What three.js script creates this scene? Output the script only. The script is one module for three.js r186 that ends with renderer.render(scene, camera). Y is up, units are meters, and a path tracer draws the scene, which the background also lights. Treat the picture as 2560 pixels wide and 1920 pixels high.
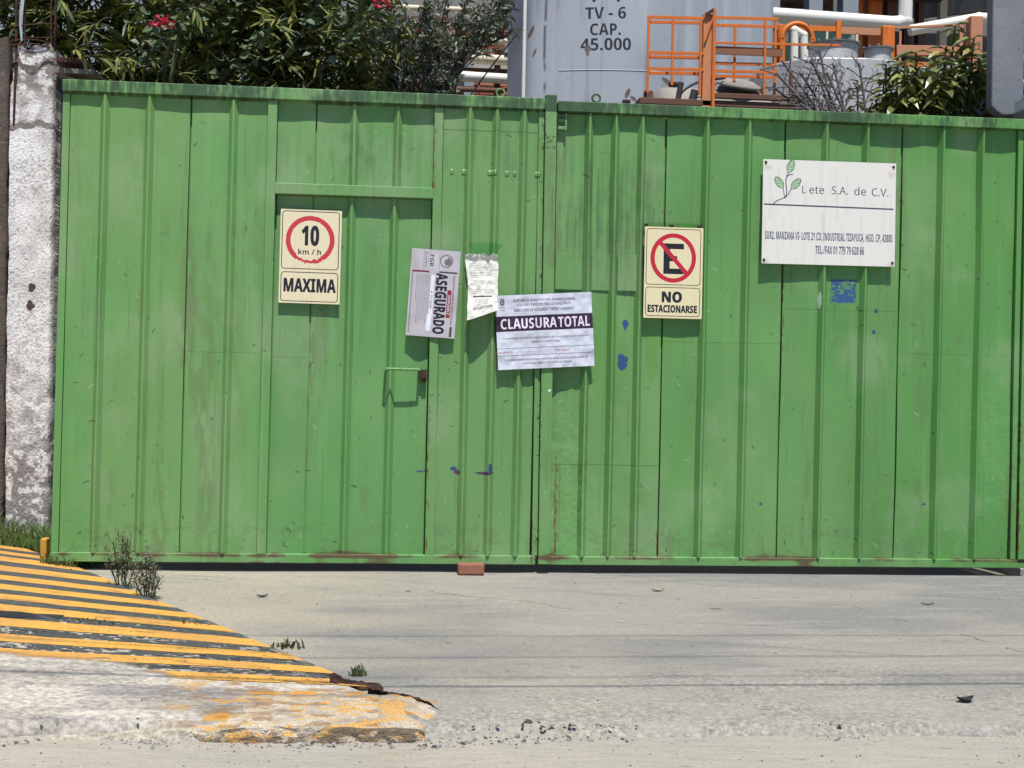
import * as THREE from 'three';
import { Sky } from 'three/addons/objects/Sky.js';
import { RoundedBoxGeometry } from 'three/addons/geometries/RoundedBoxGeometry.js';
import { mergeGeometries, toCreasedNormals } from 'three/addons/utils/BufferGeometryUtils.js';

// ------------------------------------------------------------------ camera, sky, sun, exposure
const scene = new THREE.Scene();
const camera = new THREE.PerspectiveCamera(31.8, 4 / 3, 0.1, 900);
camera.position.set(0, 1.104, 8);
camera.rotation.order = 'YXZ';
camera.rotation.set(THREE.MathUtils.degToRad(0.178), THREE.MathUtils.degToRad(-5.411), THREE.MathUtils.degToRad(1.104));
const sunDir = new THREE.Vector3(0.1, 2.35, 1.0).normalize();
const sky = new Sky();
sky.scale.setScalar(800);
sky.name = 'sky';
sky.userData.kind = 'structure';
const su = sky.material.uniforms;
su.sunPosition.value.copy(sunDir); su.turbidity.value = 7; su.rayleigh.value = 0.75; su.mieCoefficient.value = 0.005;
scene.add(sky);
scene.environmentIntensity = 0.1;
const sun = new THREE.DirectionalLight(new THREE.Color(1, 0.955, 0.87), 5);
sun.position.copy(sunDir).multiplyScalar(40); sun.castShadow = true;
sun.shadow.mapSize.set(4096, 4096);
Object.assign(sun.shadow.camera, { left: -14, right: 14, top: 14, bottom: -14, near: 1, far: 90 });
scene.add(sun, sun.target);
const renderer = new THREE.WebGLRenderer({ antialias: true });
renderer.setSize(1024, 768);
renderer.toneMapping = THREE.LinearToneMapping;
renderer.toneMappingExposure = 1.13;
renderer.shadowMap.enabled = true;

// ------------------------------------------------------------------ helpers
function RNG(a) { return () => { a |= 0; a = a + 0x6D2B79F5 | 0; let t = Math.imul(a ^ a >>> 15, 1 | a); t = t + Math.imul(t ^ t >>> 7, 61 | t) ^ t; return ((t ^ t >>> 14) >>> 0) / 4294967296; }; }
const hash = (x, y, s) => { let h = Math.imul(x, 374761393) ^ Math.imul(y, 668265263) ^ Math.imul(s, 974634777); h = Math.imul(h ^ h >>> 13, 1274126177); return ((h ^ h >>> 16) >>> 0) / 4294967296; };
function vn(x, y, s = 0) {
  const xi = Math.floor(x), yi = Math.floor(y); let fx = x - xi, fy = y - yi; fx = fx * fx * (3 - 2 * fx); fy = fy * fy * (3 - 2 * fy);
  const a = hash(xi, yi, s), b = hash(xi + 1, yi, s), c = hash(xi, yi + 1, s), d = hash(xi + 1, yi + 1, s);
  return a + (b - a) * fx + (c - a) * fy + (a - b - c + d) * fx * fy;
}
function fbm(x, y, s = 0, o = 4) { let v = 0, a = 0.5, t = 0; for (let i = 0; i < o; i++) { v += a * vn(x, y, s + i * 17); t += a; a *= 0.55; x *= 2.03; y *= 2.03; } return v / t; }
const cl = (v, a = 0, b = 1) => Math.min(b, Math.max(a, v));
const sm = (a, b, v) => { const t = cl((v - a) / (b - a)); return t * t * (3 - 2 * t); };
const mix = (a, b, t) => a + (b - a) * t;
const mix3 = (a, b, t) => [mix(a[0], b[0], t), mix(a[1], b[1], t), mix(a[2], b[2], t)];

const used = {};
function uniq(n) { if (!(n in used)) { used[n] = 0; return n; } used[n]++; return n + '_' + String(used[n]).padStart(3, '0'); }
function tag(o, label, category, group) { Object.assign(o.userData, { label, category }); if (group) o.userData.group = group; return o; }
function thing(name, label, category, group) { const g = new THREE.Group(); g.name = uniq(name); scene.add(g); return tag(g, label, category, group); }
function mesh(name, geo, mat, parent = null) {
  const m = new THREE.Mesh(geo, mat); m.name = parent ? name : uniq(name); m.castShadow = m.receiveShadow = true; (parent || scene).add(m); return m;
}
function struct(name, geo, mat) { const m = mesh(name, geo, mat); m.userData.kind = 'structure'; return m; }
function single(name, geo, mat, label, category, group) { return tag(mesh(name, geo, mat), label, category, group); }
const box = (x0, x1, y0, y1, z0, z1, r = 0.003) => { const g = new RoundedBoxGeometry(x1 - x0, y1 - y0, z1 - z0, 1, Math.min(r, (x1 - x0) / 2.2, (y1 - y0) / 2.2, (z1 - z0) / 2.2)); g.translate((x0 + x1) / 2, (y0 + y1) / 2, (z0 + z1) / 2); return g; };
const V = (x, y, z) => new THREE.Vector3(x, y, z);
function rod(a, b, r, r2 = r, seg = 8) { const d = b.clone().sub(a), L = d.length(); const g = new THREE.CylinderGeometry(r2, r, L, seg); g.applyQuaternion(new THREE.Quaternion().setFromUnitVectors(V(0, 1, 0), d.normalize())); g.translate((a.x + b.x) / 2, (a.y + b.y) / 2, (a.z + b.z) / 2); return g; }
function bar(a, b, w, t) { const d = b.clone().sub(a), L = d.length(); const g = new RoundedBoxGeometry(w, L, t, 1, Math.min(w, t) * 0.12); const up = d.clone().normalize(); let side = V(0, 0, 1).cross(up); if (side.lengthSq() < 1e-4) side = V(1, 0, 0); side.normalize(); const f = side.clone().cross(up); g.applyMatrix4(new THREE.Matrix4().makeBasis(side, up, f)); g.translate((a.x + b.x) / 2, (a.y + b.y) / 2, (a.z + b.z) / 2); return g; }
function tube(pts, r, seg = 24, rs = 6) { return new THREE.TubeGeometry(new THREE.CatmullRomCurve3(pts), seg, r, rs, false); }
// a picture computed pixel by pixel: f(u,v) -> [r,g,b(,a)] in 0..255, v upwards
function dataTex(w, h, f, srgb = true) {
  const d = new Uint8Array(w * h * 4);
  for (let j = 0; j < h; j++) for (let i = 0; i < w; i++) { const c = f((i + 0.5) / w, (j + 0.5) / h), k = (j * w + i) * 4; d[k] = cl(c[0], 0, 255); d[k + 1] = cl(c[1], 0, 255); d[k + 2] = cl(c[2], 0, 255); d[k + 3] = 255; }
  const t = new THREE.DataTexture(d, w, h); t.magFilter = THREE.LinearFilter; t.minFilter = THREE.LinearMipmapLinearFilter; t.generateMipmaps = true; if (srgb) t.colorSpace = THREE.SRGBColorSpace; t.needsUpdate = true; return t;
}
const grey = (w, h, f) => dataTex(w, h, (u, v) => { const g = f(u, v) * 255; return [g, g, g]; }, false);
function wrap(t) { t.wrapS = t.wrapT = THREE.RepeatWrapping; return t; }
function canvasTex(w, h, draw) { const c = document.createElement('canvas'); c.width = w; c.height = h; draw(c.getContext('2d'), w, h); const t = new THREE.CanvasTexture(c); t.colorSpace = THREE.SRGBColorSpace; return t; }
function planarUV(g, fu, fv) { const p = g.attributes.position, uv = new Float32Array(p.count * 2); for (let i = 0; i < p.count; i++) { uv[2 * i] = fu(p.getX(i), p.getY(i), p.getZ(i)); uv[2 * i + 1] = fv(p.getX(i), p.getY(i), p.getZ(i)); } g.setAttribute('uv', new THREE.BufferAttribute(uv, 2)); return g; }
function grid(nx, ny, f) { // f(s,t) -> [x,y,z]; uv = s,t
  const pos = [], uv = [], idx = [];
  for (let j = 0; j <= ny; j++) for (let i = 0; i <= nx; i++) { pos.push(...f(i / nx, j / ny)); uv.push(i / nx, j / ny); }
  for (let j = 0; j < ny; j++) for (let i = 0; i < nx; i++) { const a = j * (nx + 1) + i, b = a + 1, c = a + nx + 1, d = c + 1; idx.push(a, b, d, a, d, c); }
  const g = new THREE.BufferGeometry(); g.setAttribute('position', new THREE.Float32BufferAttribute(pos, 3)); g.setAttribute('uv', new THREE.Float32BufferAttribute(uv, 2)); g.setIndex(idx); g.computeVertexNormals(); return g;
}
const std = (o) => new THREE.MeshStandardMaterial(o);
const lin = (r, g, b) => new THREE.Color().setRGB(r, g, b);

// a soft general grain for bump maps (tiles closely enough at its repeat)
const grainBump = wrap(grey(512, 512, (u, v) => 0.55 * fbm(u * 64, v * 64, 3, 3) + 0.45 * vn(u * 256, v * 256, 9)));

// ------------------------------------------------------------------ ground, road, driveway, pavement
const RY = -0.13;                                                       // road level
const driveY = (x, z) => (z < 0 ? 0.004 : -0.03 * z) + (fbm(x * 1.3 + 9, z * 1.3, 21, 3) - 0.5) * 0.012;
const edgeX = (z) => -1.721 + 0.619 * z;                                // diagonal joint between pavement flare and driveway
const flare = (z) => z < 1.6 ? mix(0.125, 0.1, cl(z / 1.6)) : z < 2.4 ? mix(0.1, 0.062, (z - 1.6) / 0.8) : mix(0.062, 0.018, cl((z - 2.4) / 0.8));
const paveY = (x, z) => { const d = Math.max(0, edgeX(z) - x); return driveY(x, z) + 0.012 + flare(z) * Math.min(d, 1.7) + (d > 1.7 ? 0 : 0); };

const concTone = (x, z, s) => fbm(x * 0.8, z * 1.6, s, 4);
const dW = 9.6, dX0 = -3.0, dZ0 = -0.12, dD = 3.4;                      // driveway sheet: x from -3 to 6.6
const cracks = [[[1.45, 0.02], [1.62, 0.2], [1.95, 0.36], [2.2, 0.62], [2.5, 0.86], [2.62, 1.25], [2.78, 1.6], [2.9, 1.95], [3.2, 2.3]], [[0.2, 0.5], [0.45, 0.72], [0.8, 0.86], [1.0, 1.06]]];
function segDist(px, pz, pl) { let m = 9; for (let i = 0; i + 1 < pl.length; i++) { const [ax, az] = pl[i], [bx, bz] = pl[i + 1], dx = bx - ax, dz = bz - az; const t = cl(((px - ax) * dx + (pz - az) * dz) / (dx * dx + dz * dz)); m = Math.min(m, Math.hypot(px - ax - t * dx, pz - az - t * dz)); } return m; }
const driveMap = dataTex(2048, 1024, (u, v) => {
  const x = dX0 + u * dW, z = dZ0 + v * dD;
  let c = mix3([138, 132, 122], [121, 117, 111], sm(0.35, 0.62, concTone(x, z, 31)));
  c = mix3(c, [166, 155, 132], 0.6 * sm(0.25, 0.6, fbm(x * 0.9 + 4, z * 2.2, 35, 3) + 0.25 * sm(1.0, -1.0, x + z * 0.3)) * sm(1.6, -0.6, x));             // dusty tan by the kerb flare
  const sweep = fbm(x * 1.1 + z * 0.8, z * 9 - x * 2.2, 41, 4); c = mix3(c, [97, 98, 99], 0.4 * sm(0.58, 0.82, sweep) * sm(0.3, 0.6, fbm(x * 0.7, z * 0.9, 44, 3)));  // tyre rubber sweeps
  c = mix3(c, [156, 150, 140], 0.35 * sm(0.6, 0.78, fbm(x * 2 - z, z * 14 + x, 47, 3)));
  const agg = sm(2.35, 2.95, z + (fbm(x * 1.5, z * 3, 61, 3) - 0.5) * 1.2);                                             // worn strip with bare aggregate by the road
  const g = vn(x * 300, z * 300, 51) - 0.5, g2 = vn(x * 75, z * 75, 52) - 0.5, g3 = vn(x * 140, z * 110, 57) - 0.5;
  const k = 1 + g * 0.1 + g2 * 0.1 + agg * (g3 * 0.28 + g2 * 0.16); c = [c[0] * k, c[1] * k, c[2] * k];
  const spot = vn(x * 26, z * 26, 53); if (spot > 0.945) c = mix3(c, [92, 88, 82], 0.5); c = mix3(c, [150, 143, 130], 0.5 * agg * sm(0.35, 0.65, fbm(x * 4, z * 9, 63, 3)));
  for (const pl of cracks) { const d = segDist(x + (fbm(x * 9, z * 9, 71, 3) - 0.5) * 0.09, z + (fbm(x * 9, z * 9, 72, 3) - 0.5) * 0.09, pl); if (d < 0.006 && fbm(x * 5, z * 5, 73, 2) > 0.36) c = mix3(c, [76, 72, 67], 0.6); }
  return c;
});
const driveBump = grey(2048, 1024, (u, v) => { const x = dX0 + u * dW, z = dZ0 + v * dD; const agg = sm(2.35, 2.95, z + (fbm(x * 1.5, z * 3, 61, 3) - 0.5) * 1.2); return 0.5 + (vn(x * 200, z * 200, 51) - 0.5) * 0.25 + (vn(x * 100, z * 90, 57) - 0.5) * (0.1 + 0.6 * agg); });
const driveGeo = grid(120, 60, (s, t) => { const x = dX0 + s * dW; let z = -0.06 + t * 3.34; let y = driveY(x, z); if (t > 0.985) y -= 0.03; if (t === 1) { y = RY - 0.03; z += 0.02; } return [x, y, z + (t > 0.9 ? (fbm(x * 4, 3, 81, 4) - 0.5) * 0.07 : 0)]; });
planarUV(driveGeo, (x) => (x - dX0) / dW, (x, y, z) => (z - dZ0 - 0.9 * Math.min(0, y + 0.1)) / (dD + 0.12));
struct('driveway', driveGeo, std({ map: driveMap, bumpMap: driveBump, bumpScale: 0.0014, roughness: 0.93 }));

const roadMap = wrap(dataTex(1024, 1024, (u, v) => {
  const x = u * 6, z = v * 6; let c = mix3([162, 154, 139], [146, 140, 128], fbm(x * 0.9, z * 1.4, 91, 4));
  const broom = vn(x * 4 + z * 60, z * 60 - x * 10, 92) - 0.5, g = vn(x * 170, z * 170, 93) - 0.5; const k = 1 + broom * 0.07 + g * 0.12;
  if (vn(x * 30, z * 30, 95) > 0.95) c = mix3(c, [96, 92, 86], 0.5);
  c = mix3(c, [152, 138, 118], 0.5 * sm(0.55, 0.8, fbm(x * 1.4, z * 2, 96, 3)));
  return [c[0] * k, c[1] * k, c[2] * k];
}));
const roadBump = wrap(grey(1024, 1024, (u, v) => { const x = u * 6, z = v * 6; return 0.5 + (vn(x * 4 + z * 60, z * 60 - x * 10, 92) - 0.5) * 0.5 + (vn(x * 150, z * 150, 94) - 0.5) * 0.4; }));
const roadGeo = grid(40, 12, (s, t) => [-60 + s * 120, RY, 3.1 + t * 40]);
planarUV(roadGeo, (x) => x / 6, (x, y, z) => z / 6);
struct('road', roadGeo, std({ map: roadMap, bumpMap: roadBump, bumpScale: 0.0018, roughness: 0.92 }));
struct('ground', planarUV(new THREE.PlaneGeometry(900, 900).rotateX(-Math.PI / 2).translate(0, RY - 0.05, 0), (x) => x / 6, (x, y, z) => z / 6), std({ map: roadMap, color: lin(0.55, 0.5, 0.42), roughness: 0.95 }));
const yardMat = std({ map: roadMap, color: lin(0.5, 0.47, 0.42), roughness: 0.95 });
struct('yard_ground', planarUV(new THREE.PlaneGeometry(60, 40).rotateX(-Math.PI / 2).translate(0, -0.03, -20.065), (x) => x / 6, (x, y, z) => z / 6), yardMat);

// pavement flare with painted stripes
const pX0 = -4.5, pW = 4.9, pZ0 = -1.0, pD = 4.4;
const kerbZ = (x) => 3.24 + (fbm(x * 3, 5, 83, 4) - 0.5) * 0.05;
const bare = (x, z) => { // paint lost: towards the road, more so to the left
  const lim = mix(2.5, 2.92, sm(-1.1, -0.4, x)) + (fbm(x * 3, z * 3, 101, 4) - 0.5) * 0.3; return sm(lim - 0.05, lim + 0.06, z); };
const paveMap = dataTex(2048, 1536, (u, v) => {
  const x = pX0 + u * pW, z = pZ0 + v * pD;
  let c = mix3([174, 165, 151], [142, 134, 123], sm(0.35, 0.7, fbm(x * 1.5, z * 4, 103, 4)));
  const d = fbm(x * 3 + z, z * 9, 104, 4); c = mix3(c, [112, 108, 106], 0.55 * sm(0.56, 0.78, d));
  const g = vn(x * 190, z * 190, 105) - 0.5, g2 = vn(x * 60, z * 80, 106) - 0.5; const k = 1 + g * 0.22 + g2 * 0.3; c = [c[0] * k, c[1] * k, c[2] * k];
  const nearEnd = sm(-0.85, -0.5, x) * sm(2.5, 2.75, z);                                                  // remains of yellow paint by the kerb end
  if (nearEnd > 0) { const w = fbm(x * 7, z * 10, 108, 5); c = mix3(c, [188, 128, 44], 0.85 * nearEnd * sm(0.5, 0.6, w)); c = mix3(c, [120, 78, 40], 0.5 * nearEnd * sm(0.55, 0.72, fbm(x * 9, z * 16, 109, 4))); }
  return c;
});
const paveBump = grey(1024, 768, (u, v) => { const x = pX0 + u * pW, z = pZ0 + v * pD; return 0.5 + (vn(x * 110, z * 110, 105) - 0.5) * 0.5 + (fbm(x * 20, z * 20, 106, 3) - 0.5) * 0.5; });
const paveGeo = grid(110, 130, (s, t) => {
  let z = -1.0 + t * 4.24; const xr = edgeX(z) + (fbm(z * 5, 2, 111, 3) - 0.5) * 0.02; const q = s * s * 0.3 + s * 0.7; let x = -7 + q * (xr + 7); let y = paveY(x, z);
  if (s === 1) y = driveY(x, z) - 0.03; if (t > 0.985) { z = kerbZ(x); y -= 0.008; } if (t === 1) { y = RY - 0.03; z = kerbZ(x) + 0.004; } return [x, y, z]; });
planarUV(paveGeo, (x) => (x - pX0) / pW, (x, y, z) => (z - pZ0 + (z > 3.15 ? Math.max(0, paveY(x, 3.2) - y) : 0)) / pD);
const pavement = struct('pavement', paveGeo, std({ map: paveMap, bumpMap: paveBump, bumpScale: 0.002, roughness: 0.93 }));
const chip = (x, z, s) => 0.4 * fbm(x * 9, z * 18, s, 3) + 0.6 * fbm(x * 36, z * 80, s + 40, 3);
const paintAlpha = (dark) => grey(2048, 1536, (u, v) => {
  const x = pX0 + u * pW, z = pZ0 + v * pD; const wear = dark ? mix(-0.02, 0.2, sm(0.2, 2.5, z + (fbm(x * 2, z * 2, 122, 2) - 0.5))) : mix(-0.1, 0.1, sm(1.2, 2.6, z));
  let a = sm(wear + 0.06, wear + 0.12, chip(x, z, dark ? 121 : 125) - 0.16); a *= 1 - bare(x, z); if (vn(x * 120, z * 150, 127) < wear * 0.5) a *= 0.3; return a;
});
const yellowMat = std({ map: dataTex(1024, 768, (u, v) => { const x = pX0 + u * pW, z = pZ0 + v * pD; const n = fbm(x * 5, z * 9, 131, 4), g = vn(x * 120, z * 120, 132); let c = mix3([206, 152, 66], [190, 140, 70], sm(0.4, 0.75, n)); c = mix3(c, [120, 84, 46], 0.45 * sm(0.62, 0.8, fbm(x * 8, z * 20, 134, 4))); const k = 0.93 + g * 0.14; return [c[0] * k, c[1] * k, c[2] * k]; }), alphaMap: paintAlpha(false), transparent: true, roughness: 0.8, bumpMap: paveBump, bumpScale: 0.002 });
const blackMat = std({ map: dataTex(1024, 768, (u, v) => { const x = pX0 + u * pW, z = pZ0 + v * pD; const n = fbm(x * 6, z * 12, 141, 4), g = vn(x * 130, z * 130, 142); const k = 0.85 + g * 0.3; const c = mix3([58, 61, 60], [82, 83, 80], n); return [c[0] * k, c[1] * k, c[2] * k]; }), alphaMap: paintAlpha(true), transparent: true, roughness: 0.85, bumpMap: paveBump, bumpScale: 0.002 });
const zs = [-0.85, -0.43, -0.05, 0.32, 0.69, 1.0, 1.31, 1.61, 1.89, 2.18, 2.41, 2.62];
function stripe(z0, z1, seed, mat, name) {
  const g = grid(90, 3, (s, t) => { let z = mix(z0, z1, t); z += (fbm(s * 40, t * 3, seed, 3) - 0.5) * (t === 0 || t === 1 ? 0.014 : 0); const xr = edgeX(z) - 0.012; const x = -4.4 + (s * 0.75 + 0.25 * s * s) * (xr + 4.4); return [x, paveY(x, z) + 0.003, z]; });
  planarUV(g, (x) => (x - pX0) / pW, (x, y, z) => (z - pZ0) / pD); mesh(name, g, mat, pavement);
}
zs.forEach((z, i) => { const n = zs[i + 1] ?? z + 0.2; const m = mix(z, n, 0.55); stripe(z, m - 0.004, 200 + i, yellowMat, 'yellow_stripe'); if (i < 11) stripe(m + 0.004, n - 0.004, 300 + i, blackMat, 'black_stripe'); });

// ------------------------------------------------------------------ the green gate
const GX0 = -1.95, GW = 6.0, GH = 2.9;
const tints = [[-1.844, -1.159, 1.03, 1.0, 1.0], [-1.159, -0.7, 1.0, 1.0, 1.0], [-0.7, 0.27, 0.93, 0.97, 0.98], [0.27, 0.93, 0.97, 0.96, 0.98], [0.93, 1.66, 0.98, 0.97, 0.98], [1.66, 2.396, 0.9, 0.95, 0.9], [2.396, 3.133, 0.86, 0.92, 0.85], [3.133, 4.1, 0.84, 0.93, 0.82]];
const gateMap = canvasTex(2048, 1024, (ctx, w, h) => {
  const im = ctx.createImageData(w, h), d = im.data;
  for (let j = 0; j < h; j++) for (let i = 0; i < w; i++) {
    const x = GX0 + (i / w) * GW, y = (1 - j / h) * GH; let t = tints[0]; for (const q of tints) if (x >= q[0]) t = q;
    let c = [105 * t[2], 150 * t[3], 82 * t[4]];
    c = mix3(c, [118, 154, 92], 0.5 * sm(0.4, 0.75, fbm(x * 1.3, y * 0.9, 401, 3)));              // chalky faded patches
    c = mix3(c, [88, 148, 74], 0.5 * sm(0.48, 0.75, fbm(x * 2.2 + 7, y * 0.8, 402, 3)));           // fresher overpaint
    const run = fbm(x * 14, y * 1.0, 403, 4), where = sm(0.35, 0.7, fbm(x * 1.1 + 3, y * 1.2 + 5, 404, 3));
    c = mix3(c, [74, 106, 62], 0.34 * where * sm(0.5, 0.85, run));                                   // rain runs of grime
    c = mix3(c, [132, 172, 112], 0.15 * sm(0.6, 0.85, fbm(x * 19 + 9, y * 1.2, 405, 3)));
    c = mix3(c, [134, 156, 112], 0.5 * sm(0.52, 0.78, fbm(x * 3.1 + 20, y * 2.2, 411, 5)));              // chalking blotches
    c = mix3(c, [98, 114, 70], 0.5 * sm(0.56, 0.8, fbm(x * 7 + 11, y * 0.7 + 3, 412, 4)) * sm(0.4, 0.6, fbm(x * 40, y * 9, 413, 3)));   // brownish dirt runs
    const soot = 0.9 * Math.exp(-(((x - 1.32) / 0.3) ** 2) - ((y - 2.2) / 0.3) ** 2) + 0.6 * Math.exp(-(((x + 0.2) / 0.4) ** 2) - ((y - 2.5) / 0.16) ** 2) + 0.5 * Math.exp(-(((x - 0.62) / 0.25) ** 2) - ((y - 2.5) / 0.25) ** 2) + 0.5 * Math.exp(-(((x + 0.9) / 0.25) ** 2) - ((y - 1.9) / 0.45) ** 2);
    c = mix3(c, [70, 92, 56], soot * 0.75 * sm(0.42, 0.72, 0.6 * fbm(x * 34, y * 1.6, 414, 4) + 0.4 * fbm(x * 30, y * 14, 415, 4)));   // sooty weathering with its streaky grain
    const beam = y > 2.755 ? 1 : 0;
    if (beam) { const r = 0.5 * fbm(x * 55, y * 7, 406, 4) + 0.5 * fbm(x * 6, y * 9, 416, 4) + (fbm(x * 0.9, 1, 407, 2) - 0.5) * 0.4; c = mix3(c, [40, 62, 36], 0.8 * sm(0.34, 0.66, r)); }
    if (y < 0.3) { const r = 0.5 * fbm(x * 9, y * 16, 408, 4) + 0.5 * fbm(x * 45, y * 70, 418, 3); c = mix3(c, [92, 112, 70], 0.35 * sm(0.5, 0.72, r)); }
    if (y < 0.13 && y > 0.045) { const r = fbm(x * 4, y * 6, 409, 4) + 0.2 * sm(0.02, 0.004, Math.abs(y - 0.101)) + 0.06 * sm(0.012, 0, Math.abs(y - 0.058)); c = mix3(c, [88, 62, 40], 0.8 * sm(0.63, 0.8, r)); }
    const g = 0.98 + 0.04 * vn(x * 150, y * 150, 410); const k = (j * w + i) * 4; d[k] = c[0] * g; d[k + 1] = c[1] * g; d[k + 2] = c[2] * g; d[k + 3] = 255;
  }
  ctx.putImageData(im, 0, 0);
  const X = (x) => (x - GX0) / GW * w, Y = (y) => (1 - y / GH) * h, S = w / GW, r = RNG(77);
  function blob(x, y, rx, ry, col, seed, rag = 0.5) { ctx.fillStyle = col; ctx.beginPath(); const n = 40; for (let i = 0; i < n; i++) { const a = i / n * 6.283, q = 1 - rag + rag * 2 * fbm(Math.cos(a) * 2 + 5, Math.sin(a) * 2 + 5, seed, 4); const px = X(x + Math.cos(a) * rx * q), py = Y(y + Math.sin(a) * ry * q); i ? ctx.lineTo(px, py) : ctx.moveTo(px, py); } ctx.closePath(); ctx.fill(); }
  // dirty nicks and scratches
  for (let i = 0; i < 420; i++) { const x = -1.85 + r() * 5.75, y = 0.1 + Math.pow(r(), 1.5) * 2.6; ctx.strokeStyle = r() < 0.6 ? 'rgba(38,58,34,0.75)' : 'rgba(160,190,140,0.6)'; ctx.lineWidth = 0.8 + r() * 1.4; ctx.beginPath(); const a = r() * 6.28, l = (0.004 + r() * r() * 0.03) * S; ctx.moveTo(X(x), Y(y)); ctx.quadraticCurveTo(X(x) + Math.cos(a) * l, Y(y) + Math.sin(a) * l, X(x) + Math.cos(a + 0.5) * l * 1.5, Y(y) + Math.sin(a + 0.5) * l * 1.5); ctx.stroke(); }
  // long vertical dribbles
  for (let i = 0; i < 150; i++) { const x = -1.8 + r() * 5.6, y = 0.6 + r() * 2.1, l = 0.1 + r() * 0.5; ctx.fillStyle = `rgba(60,88,48,${0.03 + r() * 0.06})`; for (let q = 0; q < 4; q++) ctx.fillRect(X(x) + q * 0.6, Y(y) + r() * 30, 1 + r() * 3, l * S * (0.5 + r() * 0.5)); }
  for (let i = 0; i < 40; i++) { const x = 1.02 + r() * 0.62, y = 1.95 + r() * 0.6; ctx.fillStyle = `rgba(56,80,46,${0.04 + r() * 0.06})`; for (let q = 0; q < 5; q++) ctx.fillRect(X(x) + q, Y(y) - r() * 40, 1 + r() * 5, (0.1 + r() * 0.45) * S); }
  // rust: seams, welds, lower corner
  for (const [x, y0, y1, n] of [[1.03, 0.11, 0.75, 60], [1.655, 0.12, 0.3, 14], [1.655, 1.9, 2.7, 16], [2.4, 1.2, 1.9, 16], [3.9, 0.12, 1.0, 40], [0.265, 2.25, 2.7, 14], [0.262, 0.1, 1.0, 20], [0.885, 0.1, 0.4, 14]]) for (let i = 0; i < n; i++) { const y = mix(y0, y1, r()); ctx.fillStyle = `rgba(${92 + r() * 30},${48 + r() * 20},26,${0.25 + r() * 0.4})`; ctx.fillRect(X(x + (r() - 0.5) * 0.012), Y(y), 1 + r() * 3, (0.006 + r() * 0.05) * S); }
  // newer green patches of paint
  blob(1.32, 1.32, 0.13, 0.3, 'rgba(86,140,60,0.35)', 501, 0.6); blob(1.6, 1.33, 0.04, 0.16, 'rgba(90,142,60,0.6)', 502, 0.3); blob(1.66, 1.48, 0.17, 0.09, 'rgba(90,144,60,0.4)', 503, 0.6); ctx.fillStyle = 'rgba(72,124,42,0.75)'; ctx.fillRect(X(1.55), Y(2.12), 0.34 * S, 0.05 * S); blob(0.57, 1.93, 0.1, 0.04, 'rgba(70,132,62,0.8)', 505, 0.5);
  // blue and white spots of old paint
  ctx.fillStyle = 'rgb(50,84,128)'; ctx.beginPath(); for (let i = 0; i < 64; i++) { const a = i / 64 * 6.283, k = 0.072 / Math.max(Math.abs(Math.cos(a)), Math.abs(Math.sin(a))) * (0.86 + 0.26 * fbm(Math.cos(a) * 5 + 9, Math.sin(a) * 5 + 9, 511, 4)); ctx.lineTo(X(2.78 + Math.cos(a) * k * 1.1), Y(1.735 + Math.sin(a) * k)); } ctx.fill();
  for (const [x, y, rx, ry] of [[1.437, 1.50, 0.017, 0.03], [1.42, 1.275, 0.03, 0.045], [1.44, 1.29, 0.014, 0.02], [2.99, 1.62, 0.01, 0.016], [2.98, 1.49, 0.012, 0.012], [2.29, 0.43, 0.01, 0.008], [3.315, 0.44, 0.009, 0.009], [0.635, 0.625, 0.012, 0.03], [0.42, 0.62, 0.02, 0.012], [0.225, 0.6, 0.025, 0.005]]) blob(x, y, rx, ry, 'rgb(42,72,118)', Math.round(x * 999 + y * 77), 0.5);
  blob(0.6, 0.595, 0.055, 0.008, 'rgb(70,48,66)', 521, 0.6); blob(0.44, 0.6, 0.02, 0.012, 'rgb(86,56,62)', 522, 0.6); blob(2.628, 1.68, 0.008, 0.05, 'rgb(190,198,180)', 523, 0.3); blob(0.978, 1.095, 0.008, 0.008, 'rgb(222,226,214)', 524, 0.2);
  for (let i = 0; i < 26; i++) blob(2.7 + r() * 0.16, 1.665 + r() * 0.14, 0.004 + r() * 0.014, 0.003 + r() * 0.006, 'rgba(92,146,74,0.9)', 530 + i, 0.7); for (let i = 0; i < 14; i++) blob(2.76 + r() * 0.08, 1.75 + r() * 0.05, 0.01 + r() * 0.012, 0.004, 'rgba(92,146,74,0.85)', 560 + i, 0.8);
});
const gateBump = grey(2048, 1024, (u, v) => {
  const x = GX0 + u * GW, y = v * GH; let b = 0.5 + (vn(x * 60, y * 60, 421) - 0.5) * 0.02 + (fbm(x * 6, y * 4, 422, 3) - 0.5) * 0.12;
  const dent = sm(1.3, 1.08, x) * sm(0.99, 1.02, x) * sm(1.5, 0.9, y) + 0.7 * sm(3.62, 3.75, x) * sm(1.3, 1.0, y) * sm(0.3, 0.5, y) + 0.35 * sm(1.66, 1.6, x) * sm(1.0, 1.1, x) * sm(0.75, 0.62, y);
  b += cl(dent) * (fbm(x * 15, y * 10, 423, 4) - 0.5) * 0.75;
  for (const yy of [2.38]) if (x > 0.3 && x < 0.9) { const q = fbm(x * 40, 1, 425, 2); b += 0.6 * sm(0.02, 0.006, Math.abs(y - yy)) * sm(0.55, 0.62, q); }
  if (x > 0.86 && x < 0.96) b += 0.5 * sm(0.6, 0.8, fbm(x * 60, y * 18, 426, 3)) * sm(0.02, 0.005, Math.abs(x - 0.922));
  return b;
});
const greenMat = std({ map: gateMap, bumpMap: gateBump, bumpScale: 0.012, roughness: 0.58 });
const gateUV = (g) => planarUV(g, (x) => (x - GX0) / GW, (x, y) => y / GH);
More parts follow.
